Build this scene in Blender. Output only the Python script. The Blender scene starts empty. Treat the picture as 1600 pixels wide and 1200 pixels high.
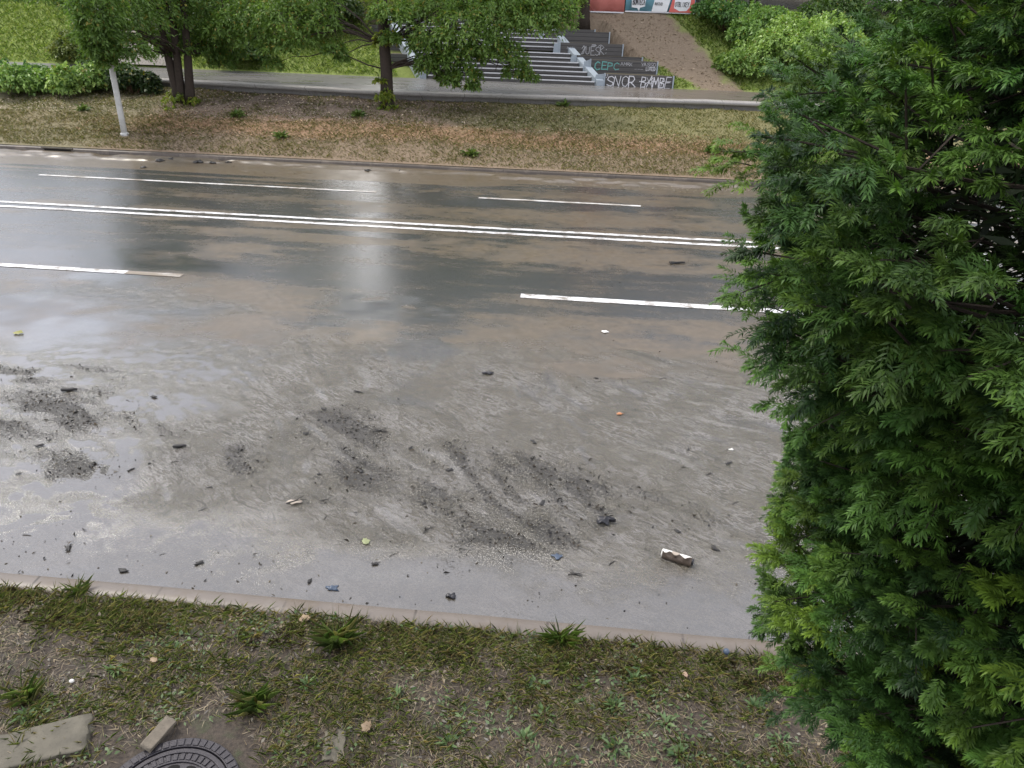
import bpy, math, random
import numpy as np
from mathutils import Vector, Matrix
rng = np.random.default_rng(7); random.seed(7)
sc = bpy.context.scene
col = sc.collection
rad = math.radians

# ------------------------------------------------------------------ camera
CAMZ = 4.2; F = 1180.0
yaw, pitch, roll = rad(4.4), rad(27.0), rad(1.9)
fwd = np.array([-math.sin(yaw)*math.cos(pitch), math.cos(yaw)*math.cos(pitch), -math.sin(pitch)])
r0 = np.array([math.cos(yaw), math.sin(yaw), 0.0]); u0 = np.cross(r0, fwd)
right = r0*math.cos(roll)+u0*math.sin(roll); up = -r0*math.sin(roll)+u0*math.cos(roll)
cd = bpy.data.cameras.new('camera'); cam = bpy.data.objects.new('camera', cd); col.objects.link(cam)
cd.sensor_width = 36; cd.lens = F/1600*36; cd.clip_start = 0.05; cd.clip_end = 2000
M = Matrix(((right[0], up[0], -fwd[0], 0), (right[1], up[1], -fwd[1], 0), (right[2], up[2], -fwd[2], CAMZ), (0, 0, 0, 1)))
cam.matrix_world = M
sc.camera = cam

def ray(px, py):
    return fwd + right*(px-800)/F - up*(py-600)/F
def onz(px, py, z=0.0):          # measured point on a level plane
    d = ray(px, py); return d*((z-CAMZ)/d[2]) + np.array([0, 0, CAMZ])
def ony(px, py, Y):              # measured point on an upright plane across the road
    d = ray(px, py); return d*(Y/d[1]) + np.array([0, 0, CAMZ])

# ------------------------------------------------------------------ noise
def _hash(ix, iy, iz, s):
    h = (ix*374761393 + iy*668265263 + iz*2147483647 + s*974634637) & 0xffffffff
    h = ((h ^ (h >> 13))*1274126177) & 0xffffffff
    return ((h ^ (h >> 16)) & 0xffff)/65535.0
def vnoise(P, scale=1.0, s=0):
    P = np.asarray(P, float)/scale; i = np.floor(P).astype(np.int64); f = P-i; f = f*f*(3-2*f)
    out = 0
    for a in (0, 1):
        for b in (0, 1):
            for c in (0, 1):
                w = (f[..., 0] if a else 1-f[..., 0])*(f[..., 1] if b else 1-f[..., 1])*(f[..., 2] if c else 1-f[..., 2])
                out = out + w*_hash(i[..., 0]+a, i[..., 1]+b, i[..., 2]+c, s)
    return out
def n2(x, y, scale, s=0):
    x, y = np.broadcast_arrays(np.asarray(x, float), np.asarray(y, float))
    return vnoise(np.stack([x, y, np.zeros_like(x)+.37*scale], -1), scale, s)
def ss(a, b, x):
    t = np.clip((x-a)/(b-a), 0, 1); return t*t*(3-2*t)

# ------------------------------------------------------------------ terrain heights
KN0, KN1 = 4.10, 4.28       # near kerb
ROAD1 = 20.5; KF1 = 20.66
PZ = 1.3
def path_near(x):
    return np.interp(x, [-40, -14, -6.5, 4, 12, 40], [27.4, 27.0, 26.2, 27.4, 27.8, 27.9])
PFAR = 31.5
def on_stairs(x, y):        # the hill is cut away under the flight of steps
    xr = .55-.546*(y-PFAR-.12); return ((x < xr+2.75) & (x > xr-7.9) & (y > PFAR-.2) & (y < 36.6))*1.0
def gz(x, y):
    x = np.asarray(x, float); y = np.asarray(y, float)
    x, y = np.broadcast_arrays(x, y)
    near = 0.10 + 0.022*np.clip(KN0-y, 0, 3)
    pn = path_near(x)
    t = np.clip((y-KF1)/(pn-KF1), 0, 1)
    emb = 0.13 + (1.09-0.13)*(0.8*t+0.2*np.sin(t*math.pi/2))
    hz = PZ + 0.442*np.clip(y-PFAR-.1, 0, 5.9)
    hz = hz + 0.10*np.clip(y-PFAR-6.0, 0, 8)
    hz = hz - 0.45*on_stairs(x, y)*ss(PFAR-.2, PFAR+.6, y)
    out = np.where(y < KN1, near, np.where(y < ROAD1, 0.0, np.where(y < pn, emb, np.where(y < PFAR, PZ, hz))))
    return out
def spot(px, py):
    d = ray(px, py); o = np.array([0, 0, CAMZ]); t = np.linspace(1, 70, 14000)
    P = o+t[:, None]*d; below = P[:, 2] < gz(P[:, 0], P[:, 1]); k = int(np.argmax(below))
    return P[k]

# ------------------------------------------------------------------ object helpers
def tag(o, label=None, cat=None, group=None, kind=None):
    if label: o['label'] = label
    if cat: o['category'] = cat
    if group: o['group'] = group
    if kind: o['kind'] = kind
    return o
def empty(name, loc=(0, 0, 0), rz=0):
    o = bpy.data.objects.new(name, None); col.objects.link(o); o.location = loc; o.rotation_euler.z = rz
    o.empty_display_size = .1
    return o
def link(name, me, mat, parent=None, smooth=False):
    o = bpy.data.objects.new(name, me); col.objects.link(o)
    if mat is not None: me.materials.append(mat)
    if parent is not None: o.parent = parent
    if smooth and len(me.polygons): me.polygons.foreach_set('use_smooth', np.ones(len(me.polygons), bool))
    return o
def np_mesh(name, V, Fq, mat, parent=None, attrs=None, smooth=False):
    """V (n,3), Fq (m,k) index array; attrs name->(n,) or (n,3)"""
    V = np.asarray(V, np.float32); Fq = np.asarray(Fq, np.int32)
    me = bpy.data.meshes.new(name); k = Fq.shape[1]
    me.vertices.add(len(V)); me.vertices.foreach_set('co', V.ravel())
    me.loops.add(Fq.size); me.loops.foreach_set('vertex_index', Fq.ravel())
    me.polygons.add(len(Fq)); me.polygons.foreach_set('loop_start', np.arange(0, Fq.size, k, dtype=np.int32))
    for an, av in (attrs or {}).items():
        av = np.asarray(av, np.float32)
        if av.ndim == 1:
            a = me.attributes.new(an, 'FLOAT', 'POINT'); a.data.foreach_set('value', av)
        else:
            a = me.attributes.new(an, 'FLOAT_COLOR', 'POINT')
            c4 = np.ones((len(V), 4), np.float32); c4[:, :3] = av; a.data.foreach_set('color', c4.ravel())
    me.update(); me.validate()
    return link(name, me, mat, parent, smooth)
def grid_faces(nx, ny):
    i = np.arange(nx-1)[:, None]*ny + np.arange(ny-1)[None, :]
    return np.stack([i, i+ny, i+ny+1, i+1], -1).reshape(-1, 4)

class MB:
    def __init__(s): s.v = []; s.f = []
    def poly(s, pts, faces):
        b = len(s.v); s.v += [tuple(map(float, p)) for p in pts]; s.f += [tuple(b+i for i in f) for f in faces]; return s
    def box(s, c, d, R=None):
        hx, hy, hz = d[0]/2, d[1]/2, d[2]/2
        pts = [Vector((x*hx, y*hy, z*hz)) for x in (-1, 1) for y in (-1, 1) for z in (-1, 1)]
        if R is not None: pts = [R @ p for p in pts]
        pts = [p+Vector(c) for p in pts]
        return s.poly(pts, [(0, 1, 3, 2), (4, 6, 7, 5), (0, 4, 5, 1), (2, 3, 7, 6), (0, 2, 6, 4), (1, 5, 7, 3)])
    def tube(s, P, R, n=8, cap=True, jit=0):
        P = [np.array(p, float) for p in P]; b = len(s.v); prev = None
        for i, p in enumerate(P):
            d = P[min(i+1, len(P)-1)]-P[max(i-1, 0)]; d = d/(np.linalg.norm(d)+1e-9)
            a = np.cross(d, [0.13, 0.97, .21]) if prev is None else np.cross(np.cross(d, prev), d)
            if np.linalg.norm(a) < 1e-5: a = np.cross(d, [1, 0, 0])
            a /= np.linalg.norm(a); prev = a; c = np.cross(d, a)
            for k in range(n):
                th = 2*math.pi*k/n; rr = R[i]*(1+jit*(random.random()-.5))
                s.v.append(tuple(p+rr*(a*math.cos(th)+c*math.sin(th))))
        for i in range(len(P)-1):
            for k in range(n):
                s.f.append((b+i*n+k, b+i*n+(k+1) % n, b+(i+1)*n+(k+1) % n, b+(i+1)*n+k))
        if cap:
            s.f.append(tuple(b+k for k in range(n))[::-1]); e = b+(len(P)-1)*n; s.f.append(tuple(e+k for k in range(n)))
        return s
    def prism(s, pts2, y0, y1):     # outline in x,z pulled along y
        n = len(pts2)
        p = [(x, y0, z) for x, z in pts2]+[(x, y1, z) for x, z in pts2]
        return s.poly(p, [tuple(range(n)), tuple(range(n, 2*n))[::-1]]+[(i, i+n, (i+1) % n+n, (i+1) % n) for i in range(n)])
    def ribbon(s, pts2, y, w):      # painted stroke in the x,z plane
        pts2 = [np.array(p, float) for p in pts2]
        for a, b in zip(pts2[:-1], pts2[1:]):
            d = b-a; L = np.linalg.norm(d)
            if L < 1e-6: continue
            d /= L; n = np.array([-d[1], d[0]])*w/2; a2 = a-d*w*.3; b2 = b+d*w*.3
            q = [a2+n, a2-n, b2-n, b2+n]
            s.prism([(float(t[0]), float(t[1])) for t in q], y-0.004-random.random()*.0012, y)
        return s
    def build(s, name, mat, parent=None, smooth=False, bevel=0):
        me = bpy.data.meshes.new(name); me.from_pydata(s.v, [], s.f); me.update()
        o = link(name, me, mat, parent, smooth)
        if bevel:
            m = o.modifiers.new('bevel', 'BEVEL'); m.width = bevel; m.segments = 2; m.limit_method = 'ANGLE'
        return o

# ------------------------------------------------------------------ materials
class NT:
    def __init__(s, name):
        s.m = bpy.data.materials.new(name); s.m.use_nodes = True; s.t = s.m.node_tree; s.t.nodes.clear()
        s.out = s.n('ShaderNodeOutputMaterial')
    def n(s, typ, **kw):
        nd = s.t.nodes.new(typ)
        for k, v in kw.items(): setattr(nd, k, v)
        return nd
    def l(s, a, b): s.t.links.new(a, b)
    def put(s, sock, v):
        if hasattr(v, 'is_output') or isinstance(v, bpy.types.NodeSocket): s.l(v, sock)
        elif isinstance(v, (tuple, list)) and len(v) == 3 and sock.type == 'RGBA': sock.default_value = (*v, 1)
        else: sock.default_value = v
    def noise(s, scale, detail=4, rough=.55, vec=None, dist=0):
        nd = s.n('ShaderNodeTexNoise'); nd.inputs['Scale'].default_value = scale; nd.inputs['Detail'].default_value = detail
        nd.inputs['Roughness'].default_value = rough; nd.inputs['Distortion'].default_value = dist
        s.l(vec if vec is not None else s.pos(), nd.inputs['Vector']); return nd.outputs['Fac']
    def pos(s):
        if not hasattr(s, '_p'): s._p = s.n('ShaderNodeNewGeometry')
        return s._p.outputs['Position']
    def island(s): s.pos(); return s._p.outputs['Random Per Island']
    def scaled(s, sx, sy, sz, rz=0):
        m = s.n('ShaderNodeMapping'); m.inputs['Scale'].default_value = (sx, sy, sz); m.inputs['Rotation'].default_value = (0, 0, rz)
        s.l(s.pos(), m.inputs['Vector']); return m.outputs['Vector']
    def attr(s, name, out='Fac'):
        a = s.n('ShaderNodeAttribute'); a.attribute_name = name; return a.outputs[out]
    def mix(s, f, a, b, mode='MIX'):
        nd = s.n('ShaderNodeMix', data_type='RGBA', blend_type=mode); s.put(nd.inputs[0], f); s.put(nd.inputs[6], a); s.put(nd.inputs[7], b); return nd.outputs[2]
    def math(s, op, a, b=0.0, clamp=False):
        nd = s.n('ShaderNodeMath', operation=op, use_clamp=clamp); s.put(nd.inputs[0], a); s.put(nd.inputs[1], b); return nd.outputs[0]
    def step(s, v, a, b, o0=0.0, o1=1.0):
        nd = s.n('ShaderNodeMapRange', interpolation_type='SMOOTHSTEP'); s.put(nd.inputs[0], v)
        for i, q in zip((1, 2, 3, 4), (a, b, o0, o1)): nd.inputs[i].default_value = q
        return nd.outputs[0]
    def ramp(s, v, stops):
        nd = s.n('ShaderNodeValToRGB'); e = nd.color_ramp.elements
        while len(e) < len(stops): e.new(.5)
        for el, (p, c) in zip(e, stops): el.position = p; el.color = (*c, 1)
        s.put(nd.inputs[0], v); return nd.outputs[0]
    def bump(s, h, strength=.3, dist=.01, prev=None):
        nd = s.n('ShaderNodeBump'); nd.inputs['Strength'].default_value = strength; nd.inputs['Distance'].default_value = dist
        s.l(h, nd.inputs['Height'])
        if prev is not None: s.l(prev, nd.inputs['Normal'])
        return nd.outputs[0]
    def pbr(s, color, rough=.8, normal=None, metal=0, spec=.5, transl=None, ior=None):
        p = s.n('ShaderNodeBsdfPrincipled'); s.put(p.inputs['Base Color'], color); s.put(p.inputs['Roughness'], rough)
        p.inputs['Metallic'].default_value = metal; s.put(p.inputs['Specular IOR Level'], spec)
        if normal is not None: s.l(normal, p.inputs['Normal'])
        o = p.outputs[0]
        if transl:
            t = s.n('ShaderNodeBsdfTranslucent'); s.put(t.inputs[0], transl[1]); mx = s.n('ShaderNodeMixShader')
            mx.inputs[0].default_value = transl[0]; s.l(o, mx.inputs[1]); s.l(t.outputs[0], mx.inputs[2]); o = mx.outputs[0]
        s.l(o, s.out.inputs[0]); return s.m

def simple(name, c, rough=.7, var=.25, scale=8, spec=.4, bump=.2, metal=0):
    t = NT(name); n = t.noise(scale, 6); n2_ = t.noise(scale*6, 4)
    d = tuple(q*(1-var) for q in c); l = tuple(min(1, q*(1+var)) for q in c)
    k = t.mix(n, d, l); k = t.mix(t.step(n2_, .55, .8), k, tuple(q*.6 for q in c))
    return t.pbr(k, rough, t.bump(n2_, bump, .004), metal, spec)

def leaf_mat(name, transl=.35, rough=.5, spec=.35):
    t = NT(name); c = t.attr('Col', 'Color')
    k = t.mix(t.island(), c, (1.35, 1.3, 1.1), 'MULTIPLY')
    tr = t.mix(1.0, k, (1.25, 1.35, .75), 'MULTIPLY')
    return t.pbr(k, rough, None, 0, spec, (transl, tr))
M_LEAF = leaf_mat('tree_leaf', .42); M_SHRUB = leaf_mat('shrub_leaf', .3, .42, .45); M_NEEDLE = leaf_mat('yew_needle', .22, .5, .3)
M_GRASS = leaf_mat('grass_blade', .25, .5, .35); M_DEAD = leaf_mat('dead_leaf', .1, .5, .4)
M_BARK = simple('bark', (.045, .034, .026), .85, .45, 14, .3, .8)
M_BARK_L = simple('twig_bark', (.10, .06, .035), .8, .4, 30, .3, .5)
M_CONC = simple('concrete', (.33, .31, .28), .75, .22, 5, .4, .3)
M_CONC_D = simple('old_concrete', (.115, .103, .075), .7, .6, 9, .45, .6)
M_STEEL = simple('galvanised_steel', (.36, .41, .45), .5, .12, 6, .5, .05, .25)
M_NOSE = simple('pale_metal', (.66, .67, .68), .45, .12, 6, .5, .05)
M_POLE = simple('pole_paint', (.50, .50, .47), .55, .25, 9, .4, .15)
M_PAINT_W = simple('graffiti_white', (.72, .72, .74), .6, .1, 20, .3, 0)
M_PAINT_T = simple('graffiti_teal', (.16, .42, .38), .6, .1, 20, .3, 0)
M_PAINT_G = simple('graffiti_grey', (.42, .42, .43), .6, .1, 20, .3, 0)
M_IRON = simple('cast_iron', (.034, .031, .036), .42, .35, 25, .5, .4, .35)
M_HOLE = simple('drain_dark', (.012, .011, .010), .8, .2, 10, .2, 0)
M_WOODGREY = simple('weathered_wood', (.17, .145, .11), .75, .4, 30, .35, .8)
M_BLACKPL = simple('black_plastic', (.02, .02, .024), .35, .3, 20, .5, .3)
M_WHITEPL = simple('white_plastic', (.78, .76, .70), .45, .08, 20, .5, .1)
M_BROWNPL = simple('muddy_wrap', (.10, .075, .055), .45, .4, 20, .5, .4)
M_BLUEPL = simple('blue_plastic', (.06, .085, .125), .35, .2, 20, .5, .3)
M_CARD = simple('wet_card', (.42, .36, .29), .6, .15, 20, .4, .2)
M_SPECK = leaf_mat('debris_flake', .02, .85, .15)
M_DEBRIS = simple('sodden_debris', (.022, .020, .018), .5, .4, 40, .5, .6)
M_REDPL = simple('red_scrap', (.38, .12, .09), .5, .2, 20, .4, .2)

def plank_mat():
    t = NT('dark_planks'); w = t.scaled(.6, 1, 9); n = t.noise(6, 6, .6, w)
    k = t.mix(n, (.050, .047, .045), (.13, .123, .117))
    sep = t.n('ShaderNodeSeparateXYZ'); t.l(t.pos(), sep.inputs[0])
    fr = t.math('FRACT', t.math('MULTIPLY', sep.outputs[2], 1/.16))
    gap = t.step(t.math('ABSOLUTE', t.math('SUBTRACT', fr, .5)), .43, .47)
    k = t.mix(gap, k, (.008, .008, .008))
    return t.pbr(k, .5, t.bump(t.math('SUBTRACT', n, gap), .5, .006), 0, .4)
M_PLANK = plank_mat()

# ------------------------------------------------------------------ world, sun
SUN_EL, SUN_AZ = rad(55), rad(68.0)      # veiled sun high on the left, a little beyond the trees
w = bpy.data.worlds.new('World'); sc.world = w; w.use_nodes = True
nt = w.node_tree; nt.nodes.clear()
sky = nt.nodes.new('ShaderNodeTexSky'); sky.sky_type = 'NISHITA'; sky.sun_disc = False
sky.sun_elevation = SUN_EL; sky.sun_rotation = -SUN_AZ; sky.air_density = 1.0; sky.dust_density = 2.0
tc = nt.nodes.new('ShaderNodeTexCoord'); cn = nt.nodes.new('ShaderNodeTexNoise'); cn.inputs['Scale'].default_value = 2.2; cn.inputs['Detail'].default_value = 6
nt.links.new(tc.outputs['Generated'], cn.inputs['Vector'])
cr = nt.nodes.new('ShaderNodeValToRGB'); cr.color_ramp.elements[0].position = .3; cr.color_ramp.elements[0].color = (5.4, 5.6, 6.5, 1)
cr.color_ramp.elements[1].position = .7; cr.color_ramp.elements[1].color = (9.9, 9.9, 10.6, 1)
nt.links.new(cn.outputs['Fac'], cr.inputs[0])
mx = nt.nodes.new('ShaderNodeMix'); mx.data_type = 'RGBA'; mx.inputs[0].default_value = .8
nt.links.new(sky.outputs[0], mx.inputs[6]); nt.links.new(cr.outputs[0], mx.inputs[7])
bg = nt.nodes.new('ShaderNodeBackground'); bg.inputs[1].default_value = .13
gd = nt.nodes.new('ShaderNodeVectorMath'); gd.operation = 'DOT_PRODUCT'; ga, ge = rad(15.6), rad(17.0)     # bright patch added low in the sky to put a glint on the road
gd.inputs[1].default_value = (-math.sin(ga)*math.cos(ge), math.cos(ga)*math.cos(ge), math.sin(ge)); nt.links.new(tc.outputs['Generated'], gd.inputs[0])
gm = nt.nodes.new('ShaderNodeMapRange'); gm.interpolation_type = 'SMOOTHSTEP'; gm.inputs[1].default_value = .9950; gm.inputs[2].default_value = .9995; gm.inputs[4].default_value = 18; nt.links.new(gd.outputs['Value'], gm.inputs[0])
gx_ = nt.nodes.new('ShaderNodeVectorMath'); gx_.operation = 'SCALE'; gx_.inputs[0].default_value = (1, .96, .88); nt.links.new(gm.outputs[0], gx_.inputs['Scale'])
gsum = nt.nodes.new('ShaderNodeVectorMath'); gsum.operation = 'ADD'; nt.links.new(mx.outputs[2], gsum.inputs[0]); nt.links.new(gx_.outputs[0], gsum.inputs[1])
nt.links.new(gsum.outputs[0], bg.inputs[0]); wo = nt.nodes.new('ShaderNodeOutputWorld'); nt.links.new(bg.outputs[0], wo.inputs[0])
ld = bpy.data.lights.new('sun', 'SUN'); lo = bpy.data.objects.new('sun', ld); col.objects.link(lo)
ld.energy = 1.5; ld.angle = rad(12); ld.color = (1, .94, .84)
sdir = Vector((-math.sin(SUN_AZ)*math.cos(SUN_EL), math.cos(SUN_AZ)*math.cos(SUN_EL), math.sin(SUN_EL)))
lo.rotation_euler = sdir.to_track_quat('Z', 'Y').to_euler(); lo.location = (0, 0, 30)
sc.view_settings.view_transform = 'Standard'; sc.view_settings.look = 'None'; sc.view_settings.gamma = 1
sc.view_settings.exposure = EXPO = 0.68
sc.cycles.max_bounces = 6; sc.cycles.transparent_max_bounces = 4; sc.cycles.use_denoising = True
sc.cycles.caustics_reflective = False; sc.cycles.caustics_refractive = False
sc.cycles.sample_clamp_indirect = 4

# ================================================================== THE SETTING
# ---- wide ground sheet out to the horizon
def t_ground():
    t = NT('earth'); n = t.noise(.8, 6); return t.pbr(t.mix(n, (.05, .055, .03), (.12, .10, .06)), .9)
g = MB(); 
for (x0, x1, y0, y1) in ((-600, 600, -600, 600),):
    g.poly([(x0, y0, -.35), (x1, y0, -.35), (x1, y1, -.35), (x0, y1, -.35)], [(0, 1, 2, 3)])
tag(g.build('ground', t_ground()), kind='structure')

# ---- road with its film of mud
DX = .025
gx = np.arange(-19, 8.01, DX); gy = np.arange(KN1, ROAD1+.001, DX)
NX, NY = len(gx), len(gy)
X, Y = np.meshgrid(gx, gy, indexing='ij')
def gauss_field(sig_x, sig_y, seed):
    r = np.random.default_rng(seed); a = r.standard_normal((NX, NY))
    kx = np.fft.fftfreq(NX)[:, None]; ky = np.fft.fftfreq(NY)[None, :]
    Hf = np.exp(-2*(math.pi**2)*((kx*sig_x/DX)**2+(ky*sig_y/DX)**2))
    b = np.fft.ifft2(np.fft.fft2(a)*Hf).real; return (b-b.mean())/b.std()
big = gauss_field(1.6, .7, 1); mid = gauss_field(.45, .22, 2); sml = gauss_field(.12, .08, 3); fine = gauss_field(.035, .03, 4)
strk = gauss_field(2.2, .10, 5); warp = gauss_field(.7, .5, 6); warp2 = gauss_field(.22, .2, 16)
def ell(cx, cy, rx, ry, soft=.75, wob=.45):
    d = np.sqrt(((X-cx)/rx)**2+((Y-cy)/ry)**2)+wob*mid*.5+.15*sml
    return 1-ss(1-soft, 1+soft, d)
# streamlines of the run-off: across the camber towards the near kerb, then along it
ang = np.radians(-42+18*ss(9, 12, Y)+26*(1-ss(4.4, 5.6, Y)) + 10*(X+1)/3*(X > -1)*0) + .35*warp + .22*warp2
ang = np.where(X < -3.4, ang+np.radians(25)*ss(-3.4, -5.5, X), ang)
ux, uy = np.cos(ang), np.sin(ang)
def lic(noise, steps, h=1.0):
    acc = np.zeros_like(noise); wt = 0
    I0, J0 = np.meshgrid(np.arange(NX, dtype=np.float32), np.arange(NY, dtype=np.float32), indexing='ij')
    for sgn in (1, -1):
        I, J = I0.copy(), J0.copy()
        for k in range(steps):
            ii = np.clip(I.astype(np.int32), 0, NX-1); jj = np.clip(J.astype(np.int32), 0, NY-1)
            acc += noise[ii, jj]; wt += 1
            I += sgn*h*ux[ii, jj]; J += sgn*h*uy[ii, jj]
    acc /= wt; return (acc-acc.mean())/acc.std()
nz = np.random.default_rng(21).standard_normal((NX, NY))
rill = lic(gauss_field(.05, .05, 22), 22, 1.2)
rill2 = lic(gauss_field(.03, .03, 24), 10, 1.0)
rill3 = lic(gauss_field(.030, .030, 33), 30, 1.2)
# how much mud lies where
mud = 1-ss(9.2, 11.6, Y+.7*big+.45*mid)
def add(m, e, k=1.0): return np.maximum(m, e*k)
def sub(m, e, k=1.0): return m*(1-e*k)
mud = add(mud, ell(-6.6, 12.9, 1.6, .9), .95); mud = add(mud, ell(.1, 13.6, 3.4, .75), .95); mud = add(mud, ell(2.3, 10.3, 1.6, .6), 1)
mud = add(mud, ell(.8, 16.3, 4.5, .8), .9); mud = add(mud, ell(-5, 16.6, 9, .4), .6); mud = add(mud, ss(18.4, 19.4, Y+.5*big+.3*strk), .95)
mud = add(mud, ss(.0, 1.6, strk+.4*big)*ss(12, 14, Y), .75)
mud = sub(mud, ell(-3.0, 11.9, 1.9, .75), 1); mud = sub(mud, ell(-3.4, 10.1, .75, .55), .85); mud = sub(mud, ell(-2.0, 9.5, .42, 1.1), .85)
mud = sub(mud, ell(.6, 12.1, 2.2, .35), .9); mud = sub(mud, ell(1.5, 11.0, 1.8, .25), .9); mud = sub(mud, ell(-9.6, 13.5, 3.2, 1.3), .8); mud = sub(mud, ell(-8.5, 9.6, 2.2, 1.2), .55)
mud = sub(mud, ell(-9, 17.5, 5, .35), .85); mud = sub(mud, ell(-4.4, 17.2, 3.5, .3), .8); mud = sub(mud, ell(-1, 17.9, 3.5, .22), .7)
mud = add(mud, ell(.8, 18.3, 4.5, .6), .8); mud = add(mud, ell(-2.5, 16.2, 4, .5), .7); mud = np.maximum(mud, .30)
mud = np.clip(mud+.12*mid*mud*(1-mud)*4, 0, 1)
near = 1-ss(7.7, 10.5, Y+.75*big+.6*mid+.3*sml)
rz = near*(1-ss(-3.4, -4.6, X+.5*big))*ss(4.75, 5.4, Y+.25*mid)        # the rilled fan
left = near*ss(-3.2, -4.4, X+.5*big)
# dark granular debris washed together in patches
dmask = 0*X
for e in ((-5.8, 6.8, 1.0, .5), (-4.5, 5.8, .7, .3), (-.15, 5.9, .9, .65), (-2.6, 7.0, .45, .35), (-.45, 5.2, .4, .28), (-1.95, 6.05, .4, .4), (-6.6, 7.6, .7, .3), (-6.4, 5.9, .8, .3), (-1.0, 6.3, .5, .35), (-3.1, 6.1, .3, .2)):
    dmask = np.maximum(dmask, ell(*e, .7, .8))
dmask = dmask*(.35+.65*ss(-.9, .7, rill+.5*rill2+.4*mid))+.20*near*ss(.5, 1.6, mid+.5*big+.4*rill)
gran = gauss_field(.03, .025, 31)+.5*gauss_field(.09, .06, 32)
deb = ss(.55, 1.1, gran+2.0*dmask-1.25)*near*ss(.02, .2, dmask)
crk = lic(gauss_field(.02, .02, 26), 5, 1.0)
# standing film of water, smooth as glass
pool = left*ss(-.35, .45, big*.5+mid*.4+.22*sml+.18*fine+.2*crk-.9*dmask+.15)
pool = np.maximum(pool, (1-ss(4.6, 5.4, Y+.15*mid+.1*big+.06*sml+.05*fine))*.92)
pool = np.maximum(pool, rz*ss(1.0, 1.9, -rill*.8+.3*mid+.45*rill2+.3*crk)*.7)
pool = np.maximum(pool, ell(-7.8, 9.0, 2.0, 1.0)*.9); pool = np.maximum(pool, ell(-9.5, 11.6, 3.5, .9)*.8)
streak = rz*ss(1.25, 1.8, rill3+.25*rill)*ss(-.7, .4, mid+warp-.2)
hgt = (rill*.0019*ss(-.5, 1.2, warp+.3*mid)+rill3*.0016+crk*.0015)*rz + left*(.0016*sml+.0012*fine+.0012*crk)*(1-pool) + .0009*fine*near*(1-pool)
hgt = hgt*ss(11.0, 10.2, Y)*1.0
hgt *= np.where(Y < 10.9, 1, 0)
hgt += .002*near
hgt += .055*ss(20.0, 20.5, Y+.22*mid+.1*sml)+.010*ss(4.52, 4.28, Y+.12*mid+.06*sml)   # silt banked against the kerbs
V = np.stack([X, Y, hgt], -1).reshape(-1, 3)
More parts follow.
